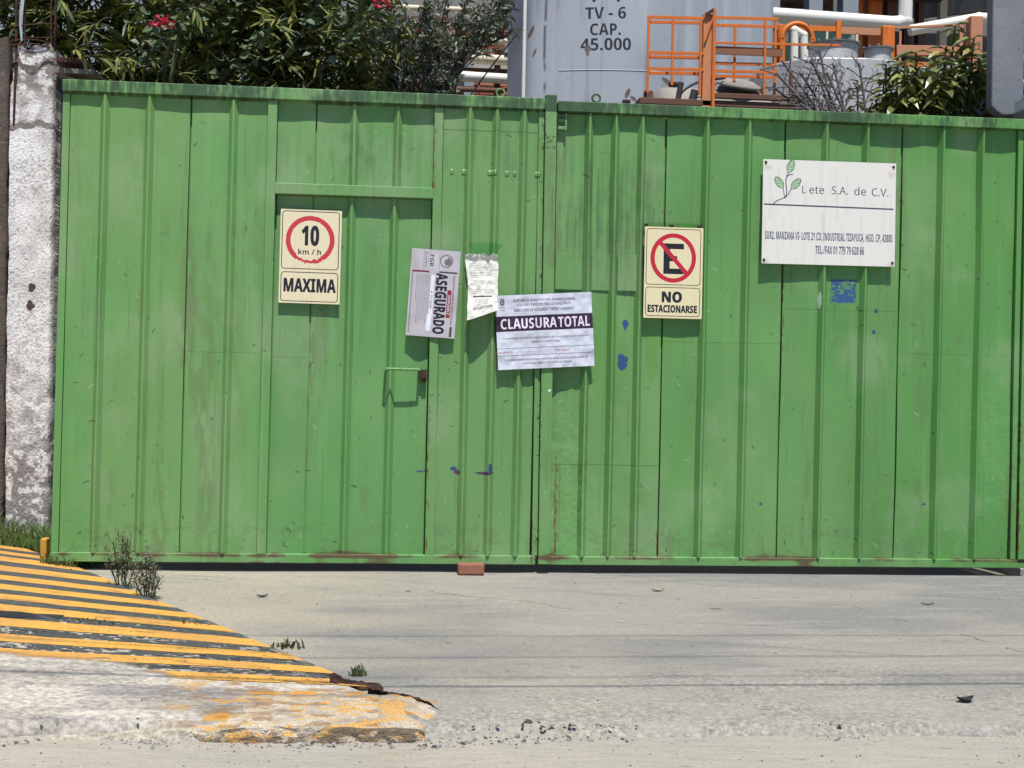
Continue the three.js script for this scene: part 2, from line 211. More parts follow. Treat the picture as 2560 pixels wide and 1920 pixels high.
const leanK = (g, k) => { const p = g.attributes.position; for (let i = 0; i < p.count; i++) p.setX(i, p.getX(i) + k * (p.getY(i) - 1.46)); return g; };
let seedS = 600;
function sheet(x0, x1, y0, y1, zb, ribs, k = 0, wave = 0.01, rh = 0.03) {
  const sd = seedS++; const prof = []; x0 += 0.003; x1 -= 0.003;
  prof.push([x0, -0.03, 0], [x0, 0, 1]); let cur = x0; const put = (a, b) => { const n = Math.max(1, Math.ceil((b - a) / 0.05)); for (let i = 1; i <= n; i++) prof.push([a + (b - a) * i / n, 0, 1]); };
  for (const r of ribs) { put(cur, r - 0.027); prof.push([r - 0.005, rh, 0.3], [r + 0.005, rh, 0.3], [r + 0.027, 0, 1]); cur = r + 0.027; }
  put(cur, x1); prof.push([x1, -0.03, 0]);
  const ny = Math.max(2, Math.round((y1 - y0) / 0.09)), nx = prof.length - 1;
  const g = grid(nx, ny, (s, t) => { const [x, z, wv] = prof[Math.round(s * nx)], y = mix(y0, y1, t); const bow = (fbm(x * 4.2, y * 1.6, 640, 2) - 0.5) * 2 * wave * wv + (fbm(x * 9, y * 5, 641, 2) - 0.5) * 0.0022 * wv + (fbm(Math.round(x0 * 7), y * 2.2, 660, 2) - 0.5) * 0.003; const xx = x + (fbm(3, y * 1.7 + Math.round(x * 5), 650, 2) - 0.5) * 0.004 * (wv < 1 ? 1 : 0); return [xx + k * (y - 1.46), y, zb + z + bow]; });
  return gateUV(toCreasedNormals(g, 0.3));
}
const KL = 0.0062, KR = 0.003;
const leafL = thing('gate_leaf', 'wide green sheet-metal gate leaf with a small door cut into it', 'gate', 'leaves of the green gate');
const leafR = thing('gate_leaf', 'green sheet-metal gate leaf carrying the white company sign', 'gate', 'leaves of the green gate');
const fr = (name, parent, k, ...a) => mesh(name, gateUV(leanK(box(...a), k)), greenMat, parent);
// left leaf
mesh('sheet_panel', sheet(-1.846, -1.162, 0.105, 2.77, 0, [-1.647, -1.394], KL), greenMat, leafL);
mesh('sheet_panel', sheet(-1.156, -0.716, 1.282, 2.77, 0.0, [-0.913], KL), greenMat, leafL);
mesh('sheet_panel', sheet(-1.156, -0.716, 0.105, 1.282, -0.0008, [-0.913], KL), greenMat, leafL);
mesh('sheet_panel', sheet(-0.662, -0.437, 2.27, 2.77, -0.012, [], KL), greenMat, leafL);
mesh('sheet_panel', sheet(-0.433, 0.262, 2.27, 2.77, -0.012, [-0.212, 0.044], KL), greenMat, leafL);
mesh('sheet_panel', sheet(0.315, 0.888, 2.632, 2.775, 0.0015, [0.474, 0.632, 0.796], 0.003), greenMat, leafL);
mesh('sheet_panel', sheet(0.315, 0.888, 0.105, 2.632, 0, [0.474, 0.632, 0.796], 0.003), greenMat, leafL);
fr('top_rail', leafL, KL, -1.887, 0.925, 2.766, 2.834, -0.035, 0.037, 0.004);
fr('bottom_rail', leafL, KL, -1.887, 0.925, 0.055, 0.108, -0.035, 0.020, 0.004);
fr('stile', leafL, KL, -1.887, -1.846, 0.107, 2.768, -0.033, 0.010);
fr('stile', leafL, KL, -0.716, -0.662, 0.107, 2.768, -0.033, 0.022);
fr('stile', leafL, 0.003, 0.262, 0.315, 0.107, 2.768, -0.033, 0.018);
fr('stile', leafL, -0.003, 0.890, 0.923, 0.107, 2.77, -0.033, 0.016);
fr('transom', leafL, 0.004, -0.664, 0.265, 2.215, 2.279, -0.034, 0.028, 0.004);
fr('meeting_post', leafL, -0.003, 0.927, 0.995, 0.06, 2.855, -0.02, 0.042, 0.004);
for (const x of [-1.159, -0.435]) fr('seam_light_block', leafL, KL, x - 0.02, x + 0.02, 0.11, 2.76, -0.075, -0.036);  // unseen posts added behind the seams so the grooves stay dark
for (const [a, b] of [[-0.675, -0.64], [0.245, 0.28]]) fr('gap_light_block', leafL, KL, a, b, 0.108, 2.2, -0.075, -0.058);  // unseen strips added behind the door gaps to block the bright yard
fr('gap_light_block', leafL, KL, -0.66, 0.26, 2.19, 2.23, -0.075, -0.058); fr('seam_light_block', leafL, -0.003, 0.87, 1.02, 0.11, 2.76, -0.09, -0.07);  // likewise added, closing the door head and leaf joint against light
const door = new THREE.Group(); door.name = 'door'; leafL.add(door);
mesh('door_panel', sheet(-0.657, -0.444, 1.262, 2.212, -0.024, [], 0.008), greenMat, door);
mesh('door_panel', sheet(-0.657, -0.444, 0.109, 1.262, -0.0248, [], 0.008), greenMat, door);
mesh('door_panel', sheet(-0.440, 0.257, 0.109, 2.212, -0.024, [-0.215, 0.036], 0.005), greenMat, door);
mesh('seam_light_block', leanK(gateUV(box(-0.462, -0.422, 0.11, 2.2, -0.1, -0.06)), 0.006), greenMat, door);  // unseen, added behind the door seam to keep light out of it
mesh('handle', gateUV(mergeGeometries([rod(V(0.006, 1.204, 0.062), V(0.204, 1.202, 0.062), 0.0075), rod(V(0.006, 1.204, -0.024), V(0.006, 1.204, 0.066), 0.0075), rod(V(0.204, 1.202, -0.024), V(0.204, 1.202, 0.066), 0.0075)].map(g => g.toNonIndexed()))), greenMat, door);
const rustMat = std({ map: wrap(dataTex(256, 256, (u, v) => { const n = fbm(u * 9, v * 9, 701, 4), c = mix3([96, 60, 42], [52, 36, 32], sm(0.35, 0.65, n)); return mix3(c, [134, 84, 50], 0.6 * sm(0.6, 0.8, fbm(u * 20, v * 20, 702, 3))); })), roughness: 0.92, bumpMap: grainBump, bumpScale: 0.004 });
mesh('lock', mergeGeometries([box(0.208, 0.248, 1.13, 1.205, -0.022, 0.016, 0.006), box(0.222, 0.25, 1.15, 1.185, 0.0, 0.032, 0.006)]), rustMat, door);
for (const [x, y] of [[0.655, 2.836]]) mesh('lifting_eye', gateUV(mergeGeometries([new THREE.TorusGeometry(0.024, 0.0065, 8, 20).translate(x, y + 0.025, 0), rod(V(x, y - 0.01, 0), V(x, y + 0.006, 0), 0.008)].map(g => g.toNonIndexed()))), greenMat, leafL);
// right leaf
const R0 = [1.195, 1.352, 1.513];
mesh('sheet_panel', sheet(0.999, 1.658, 0.655, 2.765, -0.011, R0, KR * 0.3, 0.015, 0.042), greenMat, leafR);
mesh('sheet_panel', sheet(0.999, 1.658, 0.105, 0.655, -0.0122, R0, KR * 0.3, 0.015, 0.042), greenMat, leafR);
for (const [a, b] of [[1.004, 1.165], [1.222, 1.33], [1.38, 1.508]]) mesh('patch_plate', gateUV(leanK(box(a, b, 1.7 + (a - 1) * 0.004, 1.918, -0.004, 0.002, 0.001), 0.004)), greenMat, leafR);
mesh('sheet_panel', sheet(1.664, 2.393, 1.405, 2.765, -0.011, [1.908, 2.166], KR, 0.015, 0.042), greenMat, leafR);
mesh('sheet_panel', sheet(1.664, 2.393, 0.52, 1.405, -0.0118, [1.908, 2.166], KR, 0.015, 0.042), greenMat, leafR);
mesh('sheet_panel', sheet(1.664, 2.393, 0.105, 0.52, -0.0115, [1.908, 2.166], KR, 0.015, 0.042), greenMat, leafR);
mesh('sheet_panel', sheet(2.399, 3.130, 2.655, 2.765, -0.0102, [2.646, 2.905], KR, 0.015, 0.042), greenMat, leafR);
mesh('sheet_panel', sheet(2.399, 3.130, 1.62, 2.655, -0.011, [2.646, 2.905], KR, 0.015, 0.042), greenMat, leafR);
mesh('sheet_panel', sheet(2.399, 3.130, 0.105, 1.62, -0.0117, [2.646, 2.905], KR, 0.015, 0.042), greenMat, leafR);
mesh('sheet_panel', sheet(3.136, 3.862, 1.365, 2.765, -0.011, [3.381, 3.635], 0.005, 0.015, 0.042), greenMat, leafR);
mesh('sheet_panel', sheet(3.136, 3.862, 0.105, 1.365, -0.0116, [3.381, 3.635], 0.005, 0.015, 0.042), greenMat, leafR);
fr('top_rail', leafR, 0, 0.999, 3.965, 2.758, 2.821, -0.035, 0.041, 0.004);
fr('bottom_rail', leafR, 0, 0.999, 3.965, 0.055, 0.106, -0.035, 0.020, 0.004);
fr('stile', leafR, 0.002, 3.866, 3.900, 0.107, 2.756, -0.033, 0.012);
fr('stile', leafR, 0.002, 3.908, 3.965, 0.107, 2.756, -0.033, 0.03);
for (const x of [1.661, 2.396, 3.133]) fr('seam_light_block', leafR, KR, x - 0.02, x + 0.02, 0.11, 2.755, -0.075, -0.036);  // more unseen posts added to keep this leaf's seams dark
mesh('hinge_plate', gateUV(mergeGeometries([box(1.002, 1.052, 2.655, 2.675, 0.001, 0.012), box(1.002, 1.052, 2.7, 2.72, 0.001, 0.012), box(1.045, 1.056, 2.65, 2.756, 0.001, 0.02)])), greenMat, leafR);
mesh('lifting_eye', gateUV(mergeGeometries([new THREE.TorusGeometry(0.024, 0.0065, 8, 20).translate(1.232, 2.852, 0), rod(V(1.232, 2.815, 0), V(1.232, 2.832, 0), 0.009), rod(V(1.232, 2.83, 0), V(1.275, 2.824, 0), 0.006)].map(g => g.toNonIndexed()))), greenMat, leafR);
// small clip sticking up at the post
for (const [x, y] of [[0.94, 2.60], [0.975, 2.605], [0.945, 2.575], [0.94, 2.54], [0.98, 2.542], [0.96, 2.58]]) mesh('weld_clip', gateUV(new THREE.TorusGeometry(0.007, 0.0025, 5, 8, 4).translate(x, y, 0.043)), greenMat, leafL);

// ------------------------------------------------------------------ signs and notices on the gate
const F = (px, bold = true) => `${bold ? 'bold ' : ''}${px}px sans-serif`;
function textFit(ctx, s, cx, y, wid, px, bold = true, heavy = 0) { const align = 'center'; ctx.font = F(px, bold); const m = ctx.measureText(s).width; ctx.save(); ctx.translate(cx, y); ctx.scale(wid / m, 1); ctx.textAlign = align; ctx.textBaseline = 'alphabetic'; ctx.fillText(s, 0, 0); if (heavy) { ctx.strokeStyle = ctx.fillStyle; ctx.lineJoin = 'round'; ctx.lineWidth = heavy; ctx.strokeText(s, 0, 0); } ctx.restore(); }
function rr(ctx, x, y, w, h, r) { ctx.beginPath(); ctx.roundRect(x, y, w, h, r); }
function plateGeo(w, h, t, r = 0.008) { const s = new THREE.Shape(); const a = w / 2, b = h / 2; s.moveTo(-a + r, -b); s.lineTo(a - r, -b); s.quadraticCurveTo(a, -b, a, -b + r); s.lineTo(a, b - r); s.quadraticCurveTo(a, b, a - r, b); s.lineTo(-a + r, b); s.quadraticCurveTo(-a, b, -a, b - r); s.lineTo(-a, -b + r); s.quadraticCurveTo(-a, -b, -a + r, -b); const g = new THREE.ExtrudeGeometry(s, { depth: t, bevelEnabled: false, curveSegments: 4 }); return planarUV(g, (x) => x / w + 0.5, (x, y) => y / h + 0.5); }
function stain(ctx, w, h, seed, col, n) { const r = RNG(seed); for (let i = 0; i < n; i++) { const x = r() * w, y = r() * h; ctx.fillStyle = `rgba(${col},${0.02 + r() * 0.05})`; ctx.fillRect(x, y, 2 + r() * w * 0.03, 20 + r() * h * 0.4); } for (let i = 0; i < n * 6; i++) { ctx.fillStyle = `rgba(${col},${0.05 + r() * 0.1})`; ctx.fillRect(r() * w, r() * h, 1 + r() * 3, 1 + r() * 3); } }
function placeSign(root, cx, cy, z, rz) { root.position.set(cx, cy, z); root.rotation.z = rz; }
const boltMat = std({ color: lin(0.05, 0.045, 0.04), roughness: 0.6, metalness: 0.6 });
const boltGeo = new THREE.SphereGeometry(0.009, 10, 6, 0, 6.3, 0, 1.57).rotateX(Math.PI / 2).scale(1, 1, 0.8);
{
  const t = thing('speed_limit_sign', 'cream speed sign reading 10 km/h MAXIMA fixed to the small gate door', 'sign');
  const map = canvasTex(712, 1098, (c, w, h) => {
    c.fillStyle = 'rgb(226,213,174)'; c.fillRect(0, 0, w, h); stain(c, w, h, 801, '150,120,70', 40);
    c.strokeStyle = 'rgb(22,22,26)'; c.lineWidth = 9; rr(c, 24, 22, w - 52, h * 0.612, 34); c.stroke(); rr(c, 24, h * 0.67, w - 52, h * 0.308, 34); c.stroke();
    const cx = 350, cy = 355; c.strokeStyle = 'rgb(196,54,58)'; c.lineWidth = 56; c.beginPath(); c.arc(cx, cy, 256, 0, 7); c.stroke();
    const r = RNG(803); c.fillStyle = 'rgb(226,213,174)'; // flaked paint along the red ring
    for (let i = 0; i < 70; i++) { const a = r() < 0.55 ? 1.0 + r() * 1.25 : r() * 6.28, q = 256 + (r() < 0.6 ? 32 : -32) + (r() - 0.5) * 12; c.beginPath(); const px = cx + Math.cos(a) * q, py = cy + Math.sin(a) * q, s = 5 + r() * (a > 1 && a < 2.3 ? 20 : 9); c.moveTo(px + s, py); for (let k = 1; k < 7; k++) c.lineTo(px + Math.cos(k) * s * (0.4 + r()), py + Math.sin(k) * s * (0.4 + r())); c.fill(); }
    c.fillStyle = 'rgb(24,24,34)'; textFit(c, '10', cx, 413, 210, 305, true, 16); textFit(c, 'km / h', cx - 4, 525, 280, 84);
    textFit(c, 'MAXIMA', w / 2 - 4, h * 0.876, 616, 210, true, 10);
  });
  mesh('plate', plateGeo(0.356, 0.55, 0.003, 0.006), std({ map, roughness: 0.5 }), t); placeSign(t, -0.447, 1.853, 0.009, -0.008);
}
{
  const t = thing('no_parking_sign', 'cream no-parking sign with crossed-out E reading NO ESTACIONARSE', 'sign');
  const map = canvasTex(712, 1094, (c, w, h) => {
    c.fillStyle = 'rgb(226,212,166)'; c.fillRect(0, 0, w, h); stain(c, w, h, 811, '150,120,70', 40);
    c.strokeStyle = 'rgb(22,22,26)'; c.lineWidth = 8; rr(c, 24, 24, w - 54, h * 0.61, 34); c.stroke(); rr(c, 24, h * 0.663, w - 54, h * 0.312, 34); c.stroke();
    const cx = 350, cy = 370; c.fillStyle = 'rgb(20,20,26)'; c.fillRect(232, 196, 76, 366); c.fillRect(232, 196, 246, 66); c.fillRect(232, 345, 165, 64); c.fillRect(232, 496, 246, 66);
    c.strokeStyle = 'rgb(190,26,48)'; c.lineWidth = 52; c.beginPath(); c.ellipse(cx, cy, 252, 270, 0, 0, 7); c.stroke(); c.beginPath(); c.moveTo(180, 178); c.lineTo(522, 560); c.stroke();
    c.fillStyle = 'rgb(22,22,30)'; textFit(c, 'NO', w / 2 - 16, h * 0.822, 262, 168, true, 10); textFit(c, 'ESTACIONARSE', w / 2 - 6, h * 0.935, 612, 116, true, 7);
  });
  mesh('plate', plateGeo(0.356, 0.547, 0.003, 0.006), std({ map, roughness: 0.5 }), t);
  for (const x of [-0.165, -0.01, 0.16]) { const b = mesh('screw', boltGeo, boltMat, t); b.position.set(x, 0.287, -0.03); b.scale.setScalar(1.4); }
  placeSign(t, 1.7145, 1.815, 0.034, -0.002);
}
{
  const t = thing('company_sign', 'large white company sign with a green sprig logo and address', 'sign');
  const map = canvasTex(1658, 1264, (c, w, h) => {
    c.fillStyle = 'rgb(224,219,207)'; c.fillRect(0, 0, w, h); stain(c, w, h, 821, '140,124,100', 90);
    for (const [x, y] of [[70, 70], [1600, 110], [40, 1220], [1600, 1220]]) { const r = RNG(x + y); for (let i = 0; i < 60; i++) { c.fillStyle = `rgba(168,120,80,${0.005 + r() * 0.015})`; c.beginPath(); c.ellipse(x + (r() - 0.5) * 90, y + r() * 60, 10 + r() * 26, 8 + r() * 40, 0, 0, 7); c.fill(); } }
    const ink = 'rgb(52,50,66)'; c.strokeStyle = ink; c.fillStyle = ink; c.lineCap = 'round';
    function leaf(x, y, a, L, W) { c.save(); c.translate(x, y); c.rotate(a); c.beginPath(); c.moveTo(0, 0); c.bezierCurveTo(L * 0.2, -W, L * 0.75, -W * 0.9, L, 0); c.bezierCurveTo(L * 0.75, W * 0.9, L * 0.2, W, 0, 0); c.fillStyle = 'rgb(176,206,160)'; c.fill(); c.lineWidth = 8; c.strokeStyle = 'rgb(40,66,58)'; c.stroke(); c.lineWidth = 7; for (let i = 0; i < 4; i++) { const q = L * (0.2 + i * 0.19); c.beginPath(); c.moveTo(q, -6); c.lineTo(q + 26, -W * 0.52); c.moveTo(q, 6); c.lineTo(q + 26, W * 0.52); c.stroke(); } c.restore(); }
    leaf(315, 155, -1.25, 165, 62); leaf(250, 345, -2.2, 165, 60); leaf(355, 350, -0.85, 165, 60);
    c.strokeStyle = ink; c.lineWidth = 11; c.beginPath(); c.moveTo(135, 535); c.bezierCurveTo(200, 470, 275, 480, 292, 430); c.bezierCurveTo(306, 370, 268, 250, 290, 215); c.bezierCurveTo(306, 190, 330, 172, 366, 178); c.moveTo(292, 215); c.bezierCurveTo(296, 180, 306, 170, 316, 155); c.stroke(); c.lineWidth = 9; c.beginPath(); c.moveTo(250, 345); c.bezierCurveTo(262, 400, 262, 430, 276, 462); c.moveTo(355, 352); c.bezierCurveTo(330, 372, 322, 430, 270, 466); c.stroke();
    c.fillStyle = 'rgb(70,68,84)'; textFit(c, 'L', 505, 400, 56, 132, false); textFit(c, 'ete', 668, 400, 200, 132, false); textFit(c, 'S.A.', 958, 400, 218, 132, false); textFit(c, 'de', 1210, 404, 160, 132, false); textFit(c, 'C.V.', 1462, 408, 228, 132, false);
    c.lineWidth = 18; c.lineCap = 'butt'; c.strokeStyle = 'rgb(66,64,80)'; c.beginPath(); c.moveTo(15, 546); c.lineTo(1632, 562); c.stroke();
    c.fillStyle = 'rgb(52,60,88)'; textFit(c, 'SUR2. MANZANA VI- LOTE 21 CD. INDUSTRIAL TIZAYUCA, HGO. CP. 43800', 828, 968, 1590, 132, true); textFit(c, 'TEL./FAX 01 779 79 628 66', 968, 1130, 610, 132, true);
  });
  const g = plateGeo(0.829, 0.63, 0.004, 0.003); mesh('plate', g, std({ map, roughness: 0.55 }), t);
  for (const [x, y] of [[-0.398, 0.297], [0.398, 0.293], [-0.4, -0.293], [0.4, -0.292]]) { const b = mesh('screw', boltGeo, boltMat, t); b.position.set(x, y, 0.004); }
  placeSign(t, 2.6675, 2.203, 0.035, 0.002);
}
function lines(c, x, y, w, n, step, th, seed, col) { const r = RNG(seed); c.fillStyle = col; for (let i = 0; i < n; i++) { let px = x; const end = x + w * (i === n - 1 ? 0.55 : 0.9 + r() * 0.1); while (px < end) { const l = Math.min(end - px, (3 + r() * 9) * th); c.fillRect(px, y + i * step, l, th); px += l + th * 1.1; } } }
function sheetPaper(name, label, category, w, h, map, zf, cx, cy, rz, nx = 28, ny = 28, cut) {
  const g = grid(nx, ny, (s, t) => { let x = (s - 0.5) * w, y = (t - 0.5) * h; if (cut) [x, y] = cut(x, y, s, t); return [x, y, zf(x, y, s, t)]; });
  const m = mesh(name, g, std({ map, roughness: 0.75, side: THREE.DoubleSide })); tag(m, label, category); m.position.set(cx, cy, 0); m.rotation.z = rz; return m;
}
{ // seal notice, turned on its side: drawn upright then rotated
  const map = canvasTex(576, 1040, (c, W, H) => {
    c.fillStyle = 'rgb(184,178,180)'; c.fillRect(0, 0, W, H); stain(c, W, H, 831, '110,100,100', 30);
    c.translate(W, 0); c.rotate(Math.PI / 2); const w = H, h = W;                          // now x runs down the sheet
    c.fillStyle = 'rgb(30,30,40)'; c.strokeStyle = 'rgb(60,54,56)';
    c.lineWidth = 9; c.beginPath(); c.arc(130, 160, 70, 0, 7); c.stroke(); c.lineWidth = 3; c.beginPath(); c.arc(130, 160, 84, 1.8, 4.6); c.stroke(); c.fillStyle = 'rgb(112,100,98)'; c.beginPath(); c.arc(132, 150, 52, 3.3, 6.2); c.lineTo(150, 190); c.fill(); c.beginPath(); c.moveTo(95, 185); c.lineTo(150, 130); c.lineTo(180, 175); c.fill();
    c.fillStyle = 'rgb(40,40,46)'; textFit(c, 'FGR', 130, 355, 150, 64); c.fillRect(30, 240, 210, 3); c.fillRect(30, 372, 210, 3); textFit(c, 'DE LA REPÚBLICA', 128, 412, 190, 26); c.fillRect(20, 425, 220, 3);
    c.fillStyle = 'rgb(66,64,64)'; c.fillRect(252, 22, 20, 215); c.fillStyle = 'rgb(120,30,60)'; c.fillRect(256, 352, 22, 200);
    c.fillStyle = 'rgb(60,58,60)'; textFit(c, 'FISCALÍA ESPECIALIZADA DE CONTROL REGIONAL', 590, 66, 600, 30); c.fillRect(905, 40, 120, 28);
    c.fillStyle = 'rgb(140,22,46)'; c.fillRect(470, 76, 330, 46); c.fillStyle = 'rgb(220,205,205)'; textFit(c, 'INMUEBLE', 645, 114, 235, 42);
    c.fillStyle = 'rgb(22,20,40)'; textFit(c, 'ASEGURADO', 640, 262, 725, 174, true, 9);
    c.fillStyle = 'rgb(226,226,230)'; c.fillRect(300, 284, 470, 44); c.fillRect(770, 292, 200, 56); c.fillStyle = 'rgb(60,60,70)'; textFit(c, 'A  17 / junio', 600, 320, 210, 34);
    lines(c, 300, 345, 600, 8, 21, 5, 835, 'rgb(116,108,112)'); c.fillStyle = 'rgb(70,66,72)'; textFit(c, 'El quebrantamiento de sellos se sancionará de acuerdo al código penal', 640, 556, 720, 26);
  });
  sheetPaper('seal_notice', 'grey ASEGURADO notice pasted sideways across the small door edge', 'notice', 0.288, 0.516, map, (x, y, s) => 0.036 + 0.004 * Math.sin(s * 9) + 0.012 * (fbm(s * 4, y * 8, 841, 2) - 0.5) - 0.012 * sm(0.35, 0, s), 0.2775, 1.655, -0.055);
}
{ // crumpled loose page
  const map = canvasTex(380, 720, (c, w, h) => { c.fillStyle = 'rgb(214,211,198)'; c.fillRect(0, 0, w, h); stain(c, w, h, 851, '150,140,110', 40); lines(c, 40, 110, 290, 9, 20, 5, 852, 'rgb(120,116,110)'); lines(c, 40, 310, 290, 4, 20, 4, 853, 'rgb(140,136,128)'); lines(c, 40, 420, 290, 2, 22, 4, 856, 'rgb(130,126,118)'); c.fillStyle = 'rgb(58,54,70)'; c.fillRect(70, 492, 240, 16); lines(c, 70, 530, 240, 5, 18, 6, 854, 'rgb(150,146,136)'); c.fillStyle = 'rgb(66,60,60)'; textFit(c, 'Ministerio Público', 190, 640, 240, 36); });
  sheetPaper('paper_notice', 'crumpled cream page of small print hanging loose between two notices', 'notice', 0.182, 0.36, map, (x, y, s, t) => 0.034 + 0.06 * Math.pow(1 - t, 1.6) + 0.02 * (1 - s) * (1 - t) + 0.03 * (fbm(s * 4, t * 6, 861, 4) - 0.5) + 0.03 * sm(0.9, 1, t) * (fbm(s * 9, t * 9, 862, 3)), 0.567, 1.712, 0.012, 36, 60,
    (x, y, s, t) => [x + (fbm(t * 6, s, 863, 3) - 0.5) * 0.016 * (s > 0.9 ? 1.4 : s < 0.1 ? 0.8 : 0) - 0.012 * sm(0.5, 1, t) * (1 - s), y + (t < 0.35 ? (0.35 - t) / 0.35 * 0.032 * (s - 0.55) * 2 : 0) + (t > 0.95 ? (fbm(s * 7, 4, 864, 3) - 0.5) * 0.03 : 0)]);
}
{ // closure poster
  const map = canvasTex(1176, 880, (c, w, h) => {
    c.fillStyle = 'rgb(205,206,214)'; c.fillRect(0, 0, w, h); stain(c, w, h, 871, '140,140,160', 30);
    c.fillStyle = 'rgb(52,46,62)'; c.save(); c.beginPath(); c.roundRect(60, 40, 52, 88, 24); c.fill(); c.fillStyle = 'rgb(205,206,214)'; for (let i = 0; i < 4; i++) c.fillRect(70, 56 + i * 18, 32, 7); c.fillStyle = 'rgb(70,60,80)'; textFit(c, 'Tizayuca', 86, 152, 84, 24); c.fillStyle = 'rgb(130,60,100)'; textFit(c, 'contigo', 86, 182, 60, 20); c.restore();
    c.fillStyle = 'rgb(56,56,72)'; textFit(c, 'SECRETARÍA DE INFRAESTRUCTURA, DESARROLLO URBANO,', 600, 84, 770, 44); textFit(c, 'ECOLOGÍA Y SERVICIOS PÚBLICOS MUNICIPALES', 590, 136, 660, 44); textFit(c, 'DIRECCIÓN DE ECOLOGÍA Y MEDIO AMBIENTE', 590, 200, 730, 48);
    c.fillStyle = 'rgb(46,22,44)'; c.fillRect(0, 248, w, 182); c.fillStyle = 'rgb(226,214,226)'; c.font = F(174); textFit(c, 'CLAUSURA', 392, 400, 688, 168); textFit(c, 'TOTAL', 948, 400, 390, 168);
    c.fillStyle = 'rgb(66,62,76)'; textFit(c, 'Por lo anteriormente establecido en los artículos 22 fracción I, XVI y 24 fracción IV de la Ley para la Protección al', 600, 522, 1050, 28); textFit(c, 'Ambiente del estado de Hidalgo', 590, 572, 350, 28);
    c.fillStyle = 'rgb(80,76,92)'; c.fillRect(0, 628, w, 6); c.fillRect(0, 714, w, 6); c.fillRect(706, 632, 4, 84); c.fillStyle = 'rgb(176,52,64)'; textFit(c, 'NO. DE ACTA:', 100, 690, 180, 34); textFit(c, 'NO. FOLIO:', 800, 688, 160, 34);
    lines(c, 230, 676, 430, 1, 10, 5, 874, 'rgb(160,160,172)'); c.fillStyle = 'rgb(84,66,84)'; textFit(c, 'EL QUEBRANTAMIENTO DE ESTE SELLO CONSTITUYE UN DELITO EN TÉRMINOS DEL ART. 225', 590, 780, 1020, 30); textFit(c, 'CÓDIGO PENAL VIGENTE EN EL ESTADO DE HIDALGO', 590, 826, 600, 30);
  });
  sheetPaper('closure_poster', 'white CLAUSURA TOTAL poster pasted across the joint of both gate leaves', 'poster', 0.578, 0.44, map, (x, y, s, t) => { const X = x + 0.945; let z = 0.04; z += 0.014 * sm(0.88, 0.925, X) * sm(1.03, 1.0, X); for (const r of [0.632, 0.796, 1.195]) z += 0.004 * Math.exp(-Math.pow((X - r) / 0.02, 2)); return z + 0.004 + 0.018 * (fbm(s * 5, t * 4, 881, 3) - 0.5) + 0.01 * (fbm(s * 13, t * 9, 882, 3) - 0.5); }, 0.944, 1.448, 0.066, 60, 44);
}

// ------------------------------------------------------------------ pillars at both ends of the gate
const pilMap = dataTex(512, 2048, (u, v) => {
  const x = u * 0.5, y = v * 3.2; let c = mix3([230, 226, 220], [212, 207, 201], sm(0.4, 0.7, fbm(x * 8, y * 5, 901, 4)));
  const pit = fbm(x * 95, y * 85, 902, 3); c = mix3(c, [116, 106, 102], 0.34 * sm(0.6, 0.72, pit + 0.08 * sm(0.5, 0.7, fbm(x * 6, y * 3, 903, 3))));
  c = mix3(c, [112, 106, 102], 0.75 * sm(1.25, 0.5, y + (fbm(x * 9, y * 6, 904, 3) - 0.5) * 1.3) * sm(0.35, 0.55, fbm(x * 30, y * 30, 905, 3)));   // splash dirt, peeling lime
  c = mix3(c, [128, 116, 106], 0.85 * sm(2.55, 2.95, y + (fbm(x * 10, y * 8, 906, 3) - 0.5) * 0.5) * sm(0.38, 0.55, fbm(x * 22, y * 30, 907, 3)));
  if (Math.abs(y - 2.6 - (fbm(x * 9, 2, 908, 3) - 0.5) * 0.12) < 0.02) c = mix3(c, [104, 94, 88], 0.75);
  for (const [px, py] of [[0.31, 1.62], [0.305, 1.51]]) if (Math.hypot(x - px, (y - py) * 0.8) < 0.022 * (0.6 + fbm(x * 40, y * 40, 909, 2))) c = [84, 66, 58];
  if (u < 0.3) { c = mix3([104, 90, 78], [76, 66, 60], fbm(x * 14, y * 3, 910, 4)); }
  return c;
});
const pilBump = grey(512, 2048, (u, v) => { const x = u * 0.5, y = v * 3.2; return fbm(x * 95, y * 85, 902, 3) * 0.75 + 0.25 * vn(x * 160, y * 160, 911); });
const pilMat = std({ map: pilMap, bumpMap: pilBump, bumpScale: 0.005, roughness: 0.95 });
const whitePil = (x0, x1, top, seed) => { // a rough column, its worn edges really uneven; profile runs round the four sides
  const n = Math.max(10, Math.round((x1 - x0) / 0.12)), zf = -0.35, zb = -0.62; const ring = []; for (let i = 0; i <= n; i++) ring.push([mix(x0, x1, i / n), zf]); for (let i = 1; i <= 4; i++) ring.push([x1, mix(zf, zb, i / 4)]); for (let i = 1; i <= 4; i++) ring.push([mix(x1, x0, i / 4), zb]); for (let i = 1; i <= 4; i++) ring.push([x0, mix(zb, zf, i / 4)]);
  const nx = ring.length - 1; return { ring, nx, top, seed };
};
function pillarGeo(x0, x1, top, seed, notch) {
  const { ring, nx } = whitePil(x0, x1, top, seed);
  const side = grid(nx, 130, (s, t) => { const [x, z] = ring[Math.round(s * nx) % nx]; const T = top + (fbm(x * 14, z * 14, seed, 3) - 0.5) * 0.12; const y = -0.05 + t * (T + 0.05); const e = (fbm(x * 9 + z * 7, y * 7, seed + 1, 4) - 0.5) * 0.026; const cx = (x0 + x1) / 2, cz = -0.485; let dx = x - cx, dz = z - cz; const L = Math.hypot(dx, dz); let px = x + dx / L * e, pz = z + dz / L * e; if (notch) { const q = notch(x, y, z); px += q[0]; pz += q[1]; } px -= (y - 1.5) * 0.008; return [px, y, pz]; });
  return side;
}
